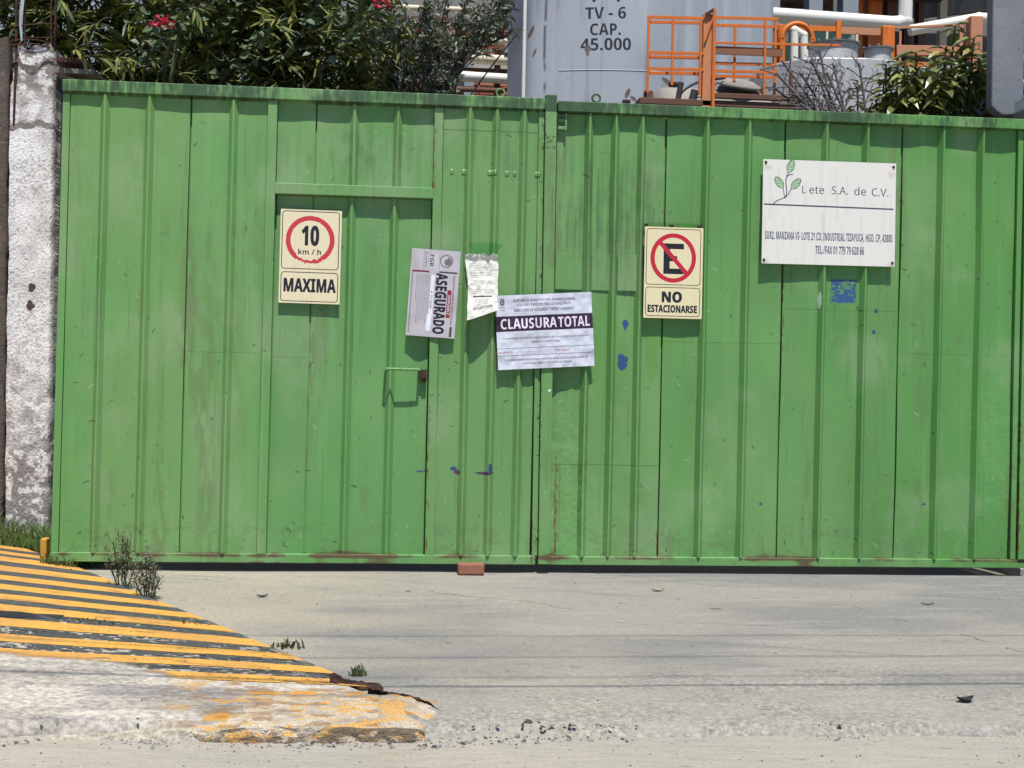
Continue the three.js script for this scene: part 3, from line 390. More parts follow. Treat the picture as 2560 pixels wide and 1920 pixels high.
{
  const t = thing('concrete_pillar', 'rough whitewashed concrete pillar with rebar sticking out beside the gate', 'pillar');
  const notch = (x, y, z) => { const k = sm(3.0, 3.06, y) * sm(-2.385, -2.415, x) * sm(-0.45, -0.36, z); return [0, -0.06 * k]; };
  const g = pillarGeo(-2.438, -2.161, 3.256, 921, notch); planarUV(g, (x, y, z) => (x + 2.6 - Math.min(0, z + 0.36)) / 0.5, (x, y) => y / 3.35); g.translate(0, 0, -0.65); mesh('body', g, pilMat, t);
  const cap = grid(8, 8, (s, u) => { const x = mix(-2.44, -2.18, s), z = mix(-0.99, -1.28, u); return [x, 3.215 + (fbm(x * 22, z * 22, 925, 4) - 0.5) * 0.14 - (s === 0 || s === 1 || u === 0 || u === 1 ? 0.08 : 0), z]; });
  mesh('broken_top', cap, std({ color: lin(0.13, 0.1, 0.08), roughness: 0.95, bumpMap: grainBump, bumpScale: 0.01 }), t);
  for (const [x, z, r, h, b] of [[-2.423, -1.002, 0.009, 4.4, 2.75], [-2.43, -1.23, 0.0085, 4.2, 3.05], [-2.21, -1.03, 0.0065, 4.1, 3.1], [-2.23, -1.23, 0.0085, 4.3, 3.1]]) mesh('rebar', tube([V(x, b, z), V(x + 0.006, 3.26, z), V(x + 0.002, 3.56, z + 0.004), V(x + 0.02, h, z)], r, 20), rustMat, t);
  for (const y of [3.29, 3.262, 3.385]) mesh('tie_wire', tube([V(-2.452, y, -0.995), V(-2.32, y + 0.012, -0.98), V(-2.195, y + (y > 3.36 ? 0.03 : -0.004), -1.01), V(-2.22, y + 0.01, -1.25), V(-2.43, y, -1.25), V(-2.445, y + 0.006, -1.01)], 0.0045, 40), rustMat, t);
}
{ // older bare pillar abutting on its outer side
  const t = thing('wall_end', 'brown bare cement wall end abutting the white pillar', 'wall');
  const g = pillarGeo(-9.5, -2.46, 3.3, 931); g.translate(0, 0, -0.65); planarUV(g, (x, y, z) => x + z, (x, y) => y); mesh('body', g, std({ map: wrap(dataTex(512, 512, (u, v) => mix3(mix3([112, 98, 86], [80, 70, 62], fbm(u * 8, v * 8, 933, 5)), [138, 126, 112], 0.4 * sm(0.6, 0.8, fbm(u * 24, v * 24, 934, 3))))), roughness: 0.95, bumpMap: grainBump, bumpScale: 0.006 }), t);
}
single('plastic_strip', grid(2, 16, (s, t) => { const y = mix(3.29, 3.9, t); const w = mix(0.012, 0.036, t); return [-2.378 + (s - 0.5) * w + 0.05 * t * t - 0.012 * Math.sin(t * 5), y, -0.98 + 0.01 * Math.sin(s * 3 + t * 7)]; }), new THREE.MeshPhysicalMaterial({ color: lin(0.55, 0.62, 0.66), roughness: 0.4, transmission: 0.3, thickness: 0 }), 'pale bluish plastic strip hanging on the pillar rebar', 'plastic');
{
  const t = thing('gap_shade_post', 'near-black post added to stand for the shade in the gap between pillar and gate', 'post');
  const dk = std({ color: lin(0.02, 0.028, 0.022), roughness: 0.7 });  // near-black colour of the added post stands for shade in the gap
  mesh('post', box(-1.975, -1.9, -0.05, 2.93, -0.5, -0.36, 0.004), dk, t); mesh('hinge_arm', box(-2.02, -1.78, 2.955, 2.985, -1.1, -0.36, 0.003), std({ color: lin(0.16, 0.15, 0.12), roughness: 0.8 }), t); mesh('hinge_arm', box(-2.02, -1.85, 3.03, 3.06, -1.1, -0.4, 0.003), rustMat, t);
  mesh('stop_block', box(-1.99, -1.95, 0.0, 0.17, -0.2, -0.12, 0.01), std({ color: lin(0.5, 0.26, 0.03), roughness: 0.8 }), t);
}
{ // right-hand pillar, mostly outside the frame, and the grey cabinet on it
  const t = thing('concrete_pillar', 'rough grey pillar at the hinge side of the company-sign leaf', 'pillar');
  const g = pillarGeo(4.0, 4.3, 3.02, 941); g.translate(0, 0, 0.2); planarUV(g, (x) => (x - 3.8) / 0.5 % 1, (x, y) => y / 3.2); mesh('body', g, pilMat, t);
  const c = thing('meter_cabinet', 'tall grey painted cabinet with rounded base above the gate corner', 'cabinet');
  const sh = new THREE.Shape(); sh.moveTo(3.815, 4.2); sh.lineTo(3.822, 2.975); sh.quadraticCurveTo(3.86, 2.93, 3.9, 2.925); sh.lineTo(3.965, 2.93); sh.quadraticCurveTo(4.0, 2.95, 4.01, 2.985); sh.lineTo(4.012, 4.2);
  const eg = new THREE.ExtrudeGeometry(sh, { depth: 0.07, bevelEnabled: true, bevelSize: 0.012, bevelThickness: 0.012, bevelSegments: 3, curveSegments: 8 }); eg.translate(0.03, 0, -0.39); planarUV(eg, (x) => x / 0.9, (x, y) => y / 0.9);
  mesh('body', eg, std({ map: wrap(dataTex(512, 512, (u, v) => { const n = fbm(u * 6, v * 6, 951, 4); let q = mix3([126, 128, 132], [108, 110, 113], n); if (vn(u * 60, v * 60, 952) > 0.95) q = mix3(q, [60, 62, 64], 0.5); return q; })), roughness: 0.6, bumpMap: grainBump, bumpScale: 0.002 }), c);
  mesh('conduit', rod(V(4.055, 2.96, -0.4), V(4.055, 4.2, -0.4), 0.026), std({ color: lin(0.06, 0.06, 0.065), roughness: 0.6 }), c); mesh('bracket', box(3.99, 4.1, 2.9, 2.93, -0.5, -0.3), std({ color: lin(0.2, 0.2, 0.2), roughness: 0.7 }), c);
}

// ------------------------------------------------------------------ small things on the ground
{
  const g = new RoundedBoxGeometry(0.155, 0.066, 0.09, 4, 0.012); const p = g.attributes.position; for (let i = 0; i < p.count; i++) { const n = (fbm(p.getX(i) * 50 + 9, p.getY(i) * 50 + p.getZ(i) * 60, 961, 3) - 0.5) * 0.006; p.setXYZ(i, p.getX(i) * (1 + n * 6), p.getY(i) + n, p.getZ(i) + n); } g.computeVertexNormals();
  const b = single('brick', g, std({ map: wrap(dataTex(256, 256, (u, v) => { const c = mix3([188, 124, 96], [162, 104, 82], fbm(u * 10, v * 10, 962, 4)); return mix3(c, [206, 164, 140], 0.45 * sm(0.6, 0.75, fbm(u * 30, v * 30, 963, 3))); })), roughness: 0.95, bumpMap: grainBump, bumpScale: 0.006 }), 'worn red brick lying under the gate bottom rail', 'brick'); b.position.set(0.53, 0.034, 0.045); b.rotation.y = 0.03;
}
{ // kerb end with broken lip
  const g = grid(80, 18, (s, t) => { const x = mix(-0.68, 0.24, s); const zb = 2.85 + 0.03 * Math.sin(s * 5) + 0.06 * sm(0.85, 1, s), zf = 3.285 + (fbm(x * 7, 2, 971, 4) - 0.5) * 0.06 - 0.2 * sm(0.88, 1, s) - 0.05 * sm(0.12, 0, s); let z, y; const top = (zz) => paveY(x, zz) + 0.006 - 0.022 * sm(0.8, 1, s) - 0.024 * sm(0.3, 0, s); if (t < 0.6) { z = mix(zb, zf, t / 0.6); y = top(Math.min(z, 3.2)) - 0.012 * sm(0.5, 0.6, t); } else { const q = (t - 0.6) / 0.4; z = zf + q * 0.035; y = mix(top(3.2) - 0.012, RY - 0.02, q); } if (t === 0 || s === 0 || s === 1) y -= 0.05; return [x, y + (fbm(x * 20, z * 20, 973, 4) - 0.5) * 0.018, z + (fbm(x * 26, y * 40, 974, 3) - 0.5) * 0.03]; });
  planarUV(g, (x) => x / 1, (x, y, z) => z - y);
  single('kerb_stone', g, std({ map: wrap(dataTex(1024, 1024, (u, v) => { const x = u, z = v; let c = mix3([186, 172, 150], [146, 134, 118], sm(0.35, 0.7, fbm(x * 9, z * 9, 975, 5))); const fx = ((x % 1) + 1) % 1; const yl = 0.42 * fbm(x * 5 + 3, z * 7, 976, 3) + 0.58 * fbm(x * 26, z * 44, 980, 4) - 0.02; c = mix3(c, [204, 150, 72], 0.75 * sm(0.53, 0.57, yl)); c = mix3(c, [128, 92, 60], 0.55 * sm(0.55, 0.7, fbm(x * 10, z * 20, 977, 4)) * sm(0.75, 0.45, fx > 0.3 ? 1 - fx : 1)); if (z > 0.375 && z < 0.7) c = mix3(c, [82, 70, 56], 0.8 * sm(0.34, 0.56, fbm(x * 18, z * 30, 978, 4))); const k = 0.9 + 0.2 * vn(x * 200, z * 200, 979); return [c[0] * k, c[1] * k, c[2] * k]; })), roughness: 0.95, bumpMap: grainBump, bumpScale: 0.012 }), 'chipped kerb end with patches of worn yellow paint', 'kerb');
}
{
  const t = thing('rusted_angle_iron', 'corroded brown angle iron sticking out of the kerb end', 'iron');
  const g = grid(30, 6, (s, t2) => { const x = mix(-0.19, 0.02, s); const h = (0.05 - 0.028 * sm(0.05, 0.3, s)) * (0.55 + 0.8 * fbm(s * 12, 3, 981, 3)) * sm(1.02, 0.9, s) * (0.6 + 0.4 * sm(0, 0.06, s)); const y0 = paveY(x, 2.72) - 0.006; return [x, y0 + h * t2, 2.7 + s * 0.05 + (fbm(s * 8, t2 * 3, 982, 3) - 0.5) * 0.03 - 0.03 * t2]; }); mesh('flange', g, rustMat, t);
  const g2 = grid(60, 4, (s, q) => { const x = mix(-0.04, 0.25, s), zc = mix(2.79, 3.06, Math.pow(s, 2.2)); return [x, Math.max(driveY(x, zc), x < edgeX(zc) ? paveY(x, zc) : -9) + 0.004 - 0.016 * sm(0.7, 1, s) + 0.016 * fbm(s * 14, q * 2, 983, 3) - (q === 0 || q === 4 ? 0.03 : 0), zc + (q - 0.5) * 0.026 + (fbm(s * 18, q, 984, 3) - 0.5) * 0.02]; }); mesh('edge_strip', g2, rustMat, t);
}
{
  const dk = std({ color: lin(0.022, 0.024, 0.026), roughness: 0.55 }); const t = thing('drain_cover', 'bent black metal cover lying over a slot in the striped pavement', 'cover');
  mesh('plate', grid(10, 4, (s, q) => { const x = mix(-1.95, -1.42, s), z = mix(1.785, 1.875, q) - 0.05 * sm(0.6, 1, s); return [x, paveY(x, z) + 0.005 + 0.022 * q * sm(1, 0.7, s), z]; }), dk, t);
  mesh('lip', grid(10, 2, (s, q) => { const x = mix(-1.95, -1.42, s), z = 1.875 - 0.05 * sm(0.6, 1, s); return [x, paveY(x, z) + 0.027 * sm(1, 0.7, s) + 0.004 - q * 0.026 * sm(1, 0.7, s), z + 0.002 + q * 0.006]; }), dk, t);
}
// crumbs of broken concrete and grit along the road joint
function pebbleGeo(seed) { const g = new THREE.IcosahedronGeometry(1, 0); const p = g.attributes.position; for (let i = 0; i < p.count; i++) { const k = 0.65 + 0.7 * hash(Math.round(p.getX(i) * 50), Math.round(p.getY(i) * 50 + p.getZ(i) * 977), seed); p.setXYZ(i, p.getX(i) * k, p.getY(i) * k * 0.6, p.getZ(i) * k); } g.computeVertexNormals(); return g; }
{
  const n = 2400, im = new THREE.InstancedMesh(pebbleGeo(5), std({ roughness: 0.95 }), n); im.name = 'gravel'; im.userData = { kind: 'stuff', label: 'loose grit and concrete crumbs along the road joint', category: 'gravel' }; const r = RNG(991), M = new THREE.Matrix4(), q = new THREE.Quaternion(), e = new THREE.Euler();
  for (let i = 0; i < n; i++) { const band = r(); let x = -2.2 + r() * 6.2, z; if (band < 0.62) z = (x < -0.6 ? 3.3 : x < 0.3 ? 3.33 : 3.27) + (r() + r() + r() - 1.5) * 0.075; else if (band < 0.82) z = 3.3 + r() * 0.35; else z = 0.05 + r() * 3.1; let s = band < 0.62 ? 0.0015 + r() * r() * 0.0075 : 0.001 + r() * r() * 0.004; if (band < 0.62) s *= 0.3 + 1.1 * sm(0.35, 0.7, fbm(x * 2.4, 1, 992, 3)); const pv = x < edgeX(z); const y = z > 3.25 ? RY : pv ? paveY(x, z) + 0.003 : driveY(x, z); e.set(r() * 0.6, r() * 6.28, r() * 0.6); M.compose(V(x, y + s * 0.25, z), q.setFromEuler(e), V(s * (0.8 + r()), s, s)); im.setMatrixAt(i, M); const c = r(); const tone = c < 0.22 ? [0.06, 0.055, 0.05] : c < 0.7 ? [0.2, 0.185, 0.16] : [0.36, 0.34, 0.3]; im.setColorAt(i, lin(...tone)); }
  im.castShadow = im.receiveShadow = true; scene.add(im);
}
function flake(name, label, category, x, z, len, wid, rot, col, curl) { const g = grid(8, 4, (s, t) => { const w = Math.sin(Math.PI * cl(s * 0.94 + 0.03)) * wid; return [(s - 0.5) * len, curl * (Math.pow(2 * s - 1, 2) * 0.6 + Math.pow(2 * t - 1, 2) * 0.5), (t - 0.5) * w]; }); const m = single(name, g, std({ color: lin(...col), roughness: 0.85, side: THREE.DoubleSide }), label, category); const pv = x < edgeX(z); m.position.set(x, z > 3.24 ? RY + 0.003 : (pv ? paveY(x, z) : driveY(x, z)) + 0.003, z); m.rotation.y = rot; return m; }
flake('dry_leaf', 'curled dark dry leaf on the driveway near the striped pavement', 'leaf', -0.62, 0.78, 0.06, 0.03, 0.3, [0.07, 0.05, 0.045], 0.012);
flake('dry_leaf', 'pinkish tan dry leaf on the driveway under the no-parking sign', 'leaf', 1.55, 0.55, 0.075, 0.03, 0.1, [0.4, 0.24, 0.16], 0.012);
flake('plastic_scrap', 'torn black plastic scrap on the driveway near the road', 'scrap', 2.28, 2.93, 0.075, 0.05, 0.25, [0.016, 0.018, 0.02], 0.02);
flake('dry_leaf', 'thin brown curled leaf below the company sign', 'leaf', 2.95, 0.95, 0.07, 0.015, -0.2, [0.16, 0.1, 0.07], 0.01);
flake('dry_leaf', 'small green fallen leaf in front of the brick', 'leaf', 0.15, 0.62, 0.03, 0.016, 0.2, [0.12, 0.2, 0.05], 0.004);
flake('paper_scrap', 'tiny white paper scrap in the middle of the driveway', 'scrap', 1.19, 1.42, 0.035, 0.012, 0.05, [0.6, 0.6, 0.58], 0.003);
flake('dry_twig', 'short brown twig lying on the driveway below the closed gate', 'twig', 1.75, 1.08, 0.06, 0.008, 0.1, [0.12, 0.08, 0.06], 0.004);

// ------------------------------------------------------------------ plants
class Leaves { // many small folded leaves gathered into one mesh
  constructor() { this.p = []; this.c = []; }
  add(o, d, n, L, W, col, fold = 0.25, droop = 0.15) {
    const s = d.clone().cross(n).normalize(); const up = s.clone().cross(d).normalize(); const at = (l, w, h) => [o.x + d.x * l * L + s.x * w * W + up.x * h * W, o.y + d.y * l * L + s.y * w * W + up.y * h * W - droop * L * l * l, o.z + d.z * l * L + s.z * w * W + up.z * h * W];
    const a = at(0, 0, 0), b = at(0.35, 0.5, fold), c = at(0.35, -0.5, fold), m = at(0.38, 0, 0), b2 = at(0.72, 0.33, fold * 0.7), c2 = at(0.72, -0.33, fold * 0.7), m2 = at(0.74, 0, 0), e = at(1, 0, 0);
    for (const f of [[a, m, b], [a, c, m], [m, m2, b2], [m, b2, b], [m, c, c2], [m, c2, m2], [m2, e, b2], [m2, c2, e]]) for (const q of f) { this.p.push(...q); this.c.push(...col); }
  }
  build(name, mat, parent) { const g = new THREE.BufferGeometry(); g.setAttribute('position', new THREE.Float32BufferAttribute(this.p, 3)); g.setAttribute('color', new THREE.Float32BufferAttribute(this.c, 3)); g.computeVertexNormals(); const m = mesh(name, g, mat, parent); m.userData.kind = 'stuff'; return m; }
}
const leafMat = new THREE.MeshPhysicalMaterial({ vertexColors: true, roughness: 0.5, transmission: 0.3, thickness: 0, side: THREE.DoubleSide, specularIntensity: 0.6 });
const barkMat = std({ color: lin(0.1, 0.075, 0.055), roughness: 0.95, bumpMap: grainBump, bumpScale: 0.004 });
const rdir = (r) => { const a = r() * 6.283, z = r() * 2 - 1, q = Math.sqrt(1 - z * z); return V(q * Math.cos(a), z, q * Math.sin(a)); };
const vary = (c, r, k = 0.3) => { const f = 1 - k / 2 + r() * k; return [c[0] * f * (0.9 + r() * 0.25), c[1] * f, c[2] * f * (0.85 + r() * 0.3)]; };
function oneLeaf(L, W, fold, droop) { const l = new Leaves(); l.add(V(0, 0, 0), V(1, 0, 0), V(0, 1, 0), L, W, [1, 1, 1], fold, droop); const g = new THREE.BufferGeometry(); g.setAttribute('position', new THREE.Float32BufferAttribute(l.p, 3)); g.computeVertexNormals(); return g; }
function placeLeaf(parent, geo, mat, o, d, n, s) { const m = mesh('leaf', geo, mat, parent); const z = d.clone().cross(n).normalize(), y = z.clone().cross(d).normalize(); m.matrix.makeBasis(d, y, z); m.quaternion.setFromRotationMatrix(m.matrix); m.position.copy(o); m.scale.setScalar(s); return m; }
{ // bamboo mass behind the left of the gate
  const t = thing('bamboo_clump', 'dense dark bamboo with long pointed leaves rising behind the gate', 'bamboo'); const r = RNG(1101), L = new Leaves();
  const culms = []; for (let i = 0; i < 34; i++) { const x = -3.3 + r() * 3.3, z = (x < -1.9 ? -1.6 : -0.7) - r() * (x < -1.9 ? 1.2 : 2.1), h = 3.6 + r() * 1.1, lx = (r() - 0.5) * 0.9, lz = (r() - 0.3) * 0.6; culms.push([x, z, h, lx, lz]); if (i < 16) mesh('stem', tube([V(x, -0.03, z), V(x + lx * 0.2, h * 0.5, z + lz * 0.2), V(x + lx, h, z + lz)], 0.011 + r() * 0.006, 12, 6), std({ color: lin(0.1, 0.13, 0.045), roughness: 0.6 }), t); }
  const pal = [[0.12, 0.145, 0.028], [0.17, 0.19, 0.034], [0.07, 0.1, 0.022], [0.25, 0.25, 0.05]]; const sg = [0.12, 0.145, 0.18].map((l) => oneLeaf(l, l * 0.17, 0.2, 0.14)); const sm4 = pal.map((c) => { const m = leafMat.clone(); m.vertexColors = false; m.color = lin(...c); return m; });
  let singles = 0;
  for (let i = 0; i < 4600; i++) {
    const [x, z, h, lx, lz] = culms[Math.floor(r() * culms.length)]; const f = 0.55 + r() * 0.47; let o = V(x + lx * f * f + (r() - 0.5) * 0.7, h * f + (r() - 0.5) * 0.3, z + lz * f * f + (r() - 0.5) * 0.6);
    if (o.z > -0.28) o.z = -0.3 - r() * 0.4; if (o.z > -0.8 && o.y < 3.75 && r() < 0.6) continue; if (o.x > 0.1 + r() * 0.2) o.x -= 0.6; if (o.x < -1.8) o.z = Math.min(o.z, -1.5 - r() * 0.4); const front = o.z > -0.85 && o.y > 2.85 && o.y < 3.7; const n = 5 + Math.floor(r() * 5), main = V((r() - 0.5) * 2, 0.1 - r() * 0.5, r() * 0.9 - 0.1).normalize();
    for (let k = 0; k < n; k++) { const d = main.clone().add(rdir(r).multiplyScalar(0.75)).normalize(); const nn = V(0, 1, 0).add(rdir(r).multiplyScalar(0.5)).normalize(); const len = 0.12 + r() * 0.1; const p = o.clone().addScaledVector(main, k * 0.012); if (front && singles < 130 && r() < 0.4) { singles++; placeLeaf(t, sg[Math.floor(r() * 3)], sm4[Math.floor(r() * 4)], p, d, nn, 0.9 + r() * 0.4); } else L.add(p, d, nn, len, len * 0.17, vary(pal[r() < 0.12 ? 3 : Math.floor(r() * 3)], r, 0.6), 0.2, 0.12); }
  }
  const sprays = [[-1.95, 3.24], [-1.86, 3.17], [-1.74, 3.2], [-1.87, 3.02], [-1.62, 2.99], [-0.82, 3.34], [-0.72, 3.24], [-0.67, 3.26], [-1.31, 2.91], [-1.96, 3.33], [-1.55, 3.02], [-1.2, 3.32], [-0.48, 3.2], [-1.76, 2.98], [-1.45, 3.4], [-1.0, 3.45], [-0.3, 3.35]];
  for (const [x, y] of sprays) { const o = V(x, y + 0.05, -0.2 - r() * 0.12), main = V((r() - 0.35) * 1.6, 0.05 - r() * 0.5, 0.3).normalize(); mesh('twig', tube([o.clone().add(V(0, 0.12, -0.35)), o.clone().add(V(0, 0.06, -0.15)), o], 0.003, 6, 4), barkMat, t); for (let k = 0; k < 8; k++) { const d = main.clone().add(rdir(r).multiplyScalar(0.7)).normalize(); placeLeaf(t, sg[k % 3], sm4[Math.floor(r() * 4)], o.clone().addScaledVector(main, k * 0.012), d, V(0, 1, 0.5).add(rdir(r).multiplyScalar(0.5)).normalize(), 0.65 + r() * 0.45); } }
  L.build('foliage', leafMat, t);
}
{ // bougainvillea threaded through it
  const t = thing('bougainvillea', 'bougainvillea with rounded leaves and red flowers climbing through the bamboo', 'climber'); const r = RNG(1201), L = new Leaves();
  const arms = [[V(-1.8, 0, -0.9), V(-1.5, 2.4, -0.7), V(-1.3, 3.25, -0.42), V(-1.05, 3.5, -0.36)], [V(-1.8, 0, -0.9), V(-1.0, 2.6, -0.7), V(-0.55, 3.3, -0.45), V(-0.35, 3.62, -0.4)], [V(-1.8, 0, -0.9), V(-0.7, 2.8, -0.9), V(-0.2, 3.3, -0.4), V(-0.06, 3.43, -0.2)], [V(-1.8, 0, -0.9), V(-1.6, 2.5, -0.7), V(-1.45, 3.1, -0.3), V(-1.36, 3.25, -0.2)], [V(-1.8, 0, -0.9), V(-1.3, 2.6, -0.6), V(-1.0, 3.0, -0.42), V(-0.75, 3.25, -0.36)]];
  for (const a of arms) { mesh('stem', tube(a, 0.007, 30, 5), barkMat, t); const c = new THREE.CatmullRomCurve3(a); for (let i = 0; i < 90; i++) { const p = c.getPoint(0.62 + r() * 0.4).add(rdir(r).multiplyScalar(0.2 * r())); L.add(p, rdir(r).setY(-0.3).normalize(), V(0, 1, 0.4).add(rdir(r).multiplyScalar(0.6)).normalize(), 0.05 + r() * 0.02, 0.045 + r() * 0.012, vary([0.1, 0.15, 0.06], r, 0.4), 0.15, 0.1); } }
  L.build('foliage', leafMat, t);
  const redMat = new THREE.MeshPhysicalMaterial({ color: lin(0.5, 0.012, 0.05), roughness: 0.6, transmission: 0.25, thickness: 0, side: THREE.DoubleSide });
  const br = oneLeaf(0.034, 0.03, 0.2, 0.05);
  for (const [x, y, z, n, sp] of [[-1.375, 3.25, -0.2, 30, 0.05], [-1.33, 3.235, -0.2, 16, 0.035], [-0.06, 3.43, -0.2, 30, 0.055]]) { const fl = new THREE.Group(); fl.name = 'flower'; t.add(fl); for (let i = 0; i < n; i++) { const m = placeLeaf(fl, br, redMat, V(x + (r() - 0.5) * sp * 2.2, y + (r() - 0.5) * sp * 1.1, z + (r() - 0.5) * sp), rdir(r), rdir(r), 0.7 + r() * 0.5); m.name = 'bract'; } }
}
{ // olive tree
  const t = thing('olive_tree', 'grey-green olive tree with narrow leaves in front of the brick wall', 'tree'); const r = RNG(1301), L = new Leaves();
  mesh('trunk', tube([V(0.25, -0.03, -2.9), V(0.3, 1.2, -2.85), V(0.22, 2.4, -2.9), V(0.3, 3.0, -2.8)], 0.06, 16, 8), barkMat, t);
  const cols = [[0.17, 0.19, 0.125], [0.23, 0.25, 0.175], [0.1, 0.125, 0.075], [0.36, 0.37, 0.3]];
  for (let b = 0; b < 170; b++) {
    const q = r(); const base = V(0.25 + (r() - 0.5) * 0.5, 2.4 + r() * 1.3, -2.8 + (r() - 0.5) * 0.6); const dir = V((r() - 0.47) * 1.6, 0.15 + r() * 0.8, (r() - 0.4) * 1.1).normalize(); const len = 0.45 + r() * 0.5; if (q < 0.2) { base.set(0.5, 2.9 + r() * 0.8, -2.7); dir.set(0.65, 0.55 + r() * 0.5, (r() - 0.5) * 0.5).normalize(); }
    const pts = [base, base.clone().addScaledVector(dir, len * 0.5).add(V(0, 0.04, 0)), base.clone().addScaledVector(dir, len).add(V(0, (r() - 0.6) * 0.18, 0))]; if (pts[2].x > 0.55 + 0.5 * sm(3.7, 4.0, pts[2].y)) continue; const c = new THREE.CatmullRomCurve3(pts);
    mesh('branch', tube(pts, 0.0045 + r() * 0.003, 8, 5), barkMat, t);
    const n = 120; for (let i = 0; i < n; i++) { const f = 0.15 + 0.87 * r(); const p = c.getPoint(Math.min(1, f)).add(rdir(r).multiplyScalar(0.07 * r())); if (p.x > 0.5 + 0.5 * sm(3.7, 4.0, p.y) + (r() - 0.5) * 0.1) continue; const d = rdir(r).multiplyScalar(0.9).addScaledVector(dir, 0.7).normalize(); L.add(p, d, rdir(r), 0.055 + r() * 0.035, 0.015 + r() * 0.006, vary(cols[r() < 0.2 ? 3 : Math.floor(r() * 3)], r, 0.4), 0.15, 0.05); }
  }
  L.build('crown', leafMat, t);
}
{ // broad-leaved shrub on the right
  const t = thing('rubber_plant', 'broad-leaved glossy green shrub beside the grey cabinet', 'shrub'); const r = RNG(1401), L = new Leaves();
  const gl = new THREE.MeshPhysicalMaterial({ vertexColors: true, roughness: 0.34, transmission: 0.35, thickness: 0, side: THREE.DoubleSide }); const pal = [[0.18, 0.2, 0.045], [0.13, 0.155, 0.035], [0.08, 0.1, 0.025], [0.28, 0.28, 0.07]]; const mats = pal.map((c) => { const m = gl.clone(); m.vertexColors = false; m.color = lin(...c.map((q) => q * 1.15)); return m; }); const geos = [oneLeaf(0.125, 0.062, 0.22, 0.65), oneLeaf(0.14, 0.07, 0.3, 0.5), oneLeaf(0.105, 0.055, 0.15, 0.8)];
  const tips = [[3.35, 3.02], [3.42, 3.16], [3.46, 3.36], [3.55, 3.27], [3.58, 3.46], [3.6, 3.1], [3.68, 3.35], [3.72, 3.2], [3.78, 3.46], [3.82, 3.32], [3.86, 3.1], [3.9, 3.4], [3.95, 3.55], [3.98, 3.25], [4.0, 3.44], [4.08, 3.36], [4.12, 3.15], [4.16, 3.48], [4.2, 3.3], [4.28, 3.4], [3.5, 3.0], [3.65, 2.98], [3.8, 3.0], [4.0, 3.02], [4.2, 3.05], [4.36, 3.2], [3.93, 3.7], [3.24, 2.98]];
  let k = 0; tips.forEach(([x, y], i) => { for (let q = 0; q < (i < 26 ? 3 : 1); q++) { const z = i >= 26 ? -1.1 : -0.75 - 0.35 * q - r() * 0.2, xx = x + (q ? (r() - 0.5) * 0.25 : 0), yy = y + (q ? (r() - 0.5) * 0.2 : 0); mesh('stem', tube([V(mix(xx, 3.8, 0.7), -0.03, z - 0.3), V(mix(xx, 3.8, 0.3), yy * 0.6, z - 0.2), V(xx, yy, z)], 0.007, 14, 5), barkMat, t);
    const n = i >= 26 ? 8 : 19; for (let j = 0; j < n; j++) { const a = j * 2.4 + r(), dn = j / n; const o = V(xx + (r() - 0.5) * 0.02, yy - dn * (i >= 26 ? 0.05 : 0.3), z + (r() - 0.5) * 0.02); const d = V(Math.cos(a), 0.1 - dn * 0.5 + r() * 0.3, Math.sin(a)).normalize(); const nn = V(0, 1, 0.35).normalize(); const s = 0.75 + r() * 0.5; if (q === 0 && k < 290) { k++; placeLeaf(t, geos[j % 3], mats[r() < 0.2 ? 3 : Math.floor(r() * 3)], o, d, nn, s); } else L.add(o, d, nn, 0.125 * s, 0.062 * s, vary(pal[Math.floor(r() * 3)], r), 0.22, 0.35); } } });
  L.build('foliage', gl, t);
}
{ // leafless branches
  const t = thing('bare_shrub', 'leafless twiggy shrub leaning across the small grey tank', 'shrub'); const r = RNG(1501); const twigMat = std({ color: lin(0.13, 0.11, 0.1), roughness: 0.9 });
  const ends = [[2.71, 3.367], [2.8, 3.5], [2.76, 3.33], [3.0, 3.5], [3.117, 3.628], [3.05, 3.55], [2.95, 3.28], [3.2, 3.5], [2.88, 3.15], [3.3, 3.45], [2.95, 3.42], [2.84, 3.24], [3.1, 3.4], [3.02, 3.2]];
  ends.forEach(([x, y], i) => {
    const z = -1.25 - r() * 0.4, root = V(3.35 + r() * 0.12, 2.6, z - 0.05), mid = V(mix(root.x, x, 0.5) + (r() - 0.5) * 0.06, mix(2.7, y, 0.55) + (r() - 0.5) * 0.06, z); const pts = [V(3.4, -0.03, z - 0.1), root, mid, V(x, y, z)]; const parts = [tube(pts, 0.009, 40, 5)]; const c = new THREE.CatmullRomCurve3(pts); const dir = V(x - mid.x, y - mid.y, 0).normalize();
    for (let j = 0; j < 12; j++) { const f = 0.58 + 0.42 * j / 12, p = c.getPoint(f); const a = (j % 2 ? 1 : -1) * (0.5 + r() * 0.6); const d = V(dir.x * Math.cos(a) - dir.y * Math.sin(a), dir.x * Math.sin(a) + dir.y * Math.cos(a), (r() - 0.5) * 0.5).normalize(); const l = 0.05 + r() * 0.13; const e = p.clone().addScaledVector(d, l); parts.push(tube([p, p.clone().addScaledVector(d, l * 0.5).add(V(0, 0.008, 0)), e], 0.0045, 5, 4)); if (r() < 0.7) parts.push(tube([e, e.clone().add(V(0.01, 0.03, 0)), e.clone().addScaledVector(dir, 0.06)], 0.0022, 4, 4)); if (r() < 0.8) parts.push(new THREE.SphereGeometry(0.006 + r() * 0.005, 5, 4).translate(e.x, e.y, e.z)); }
    mesh('branch', mergeGeometries(parts.map((g) => g.toNonIndexed())), twigMat, t);
  });
}
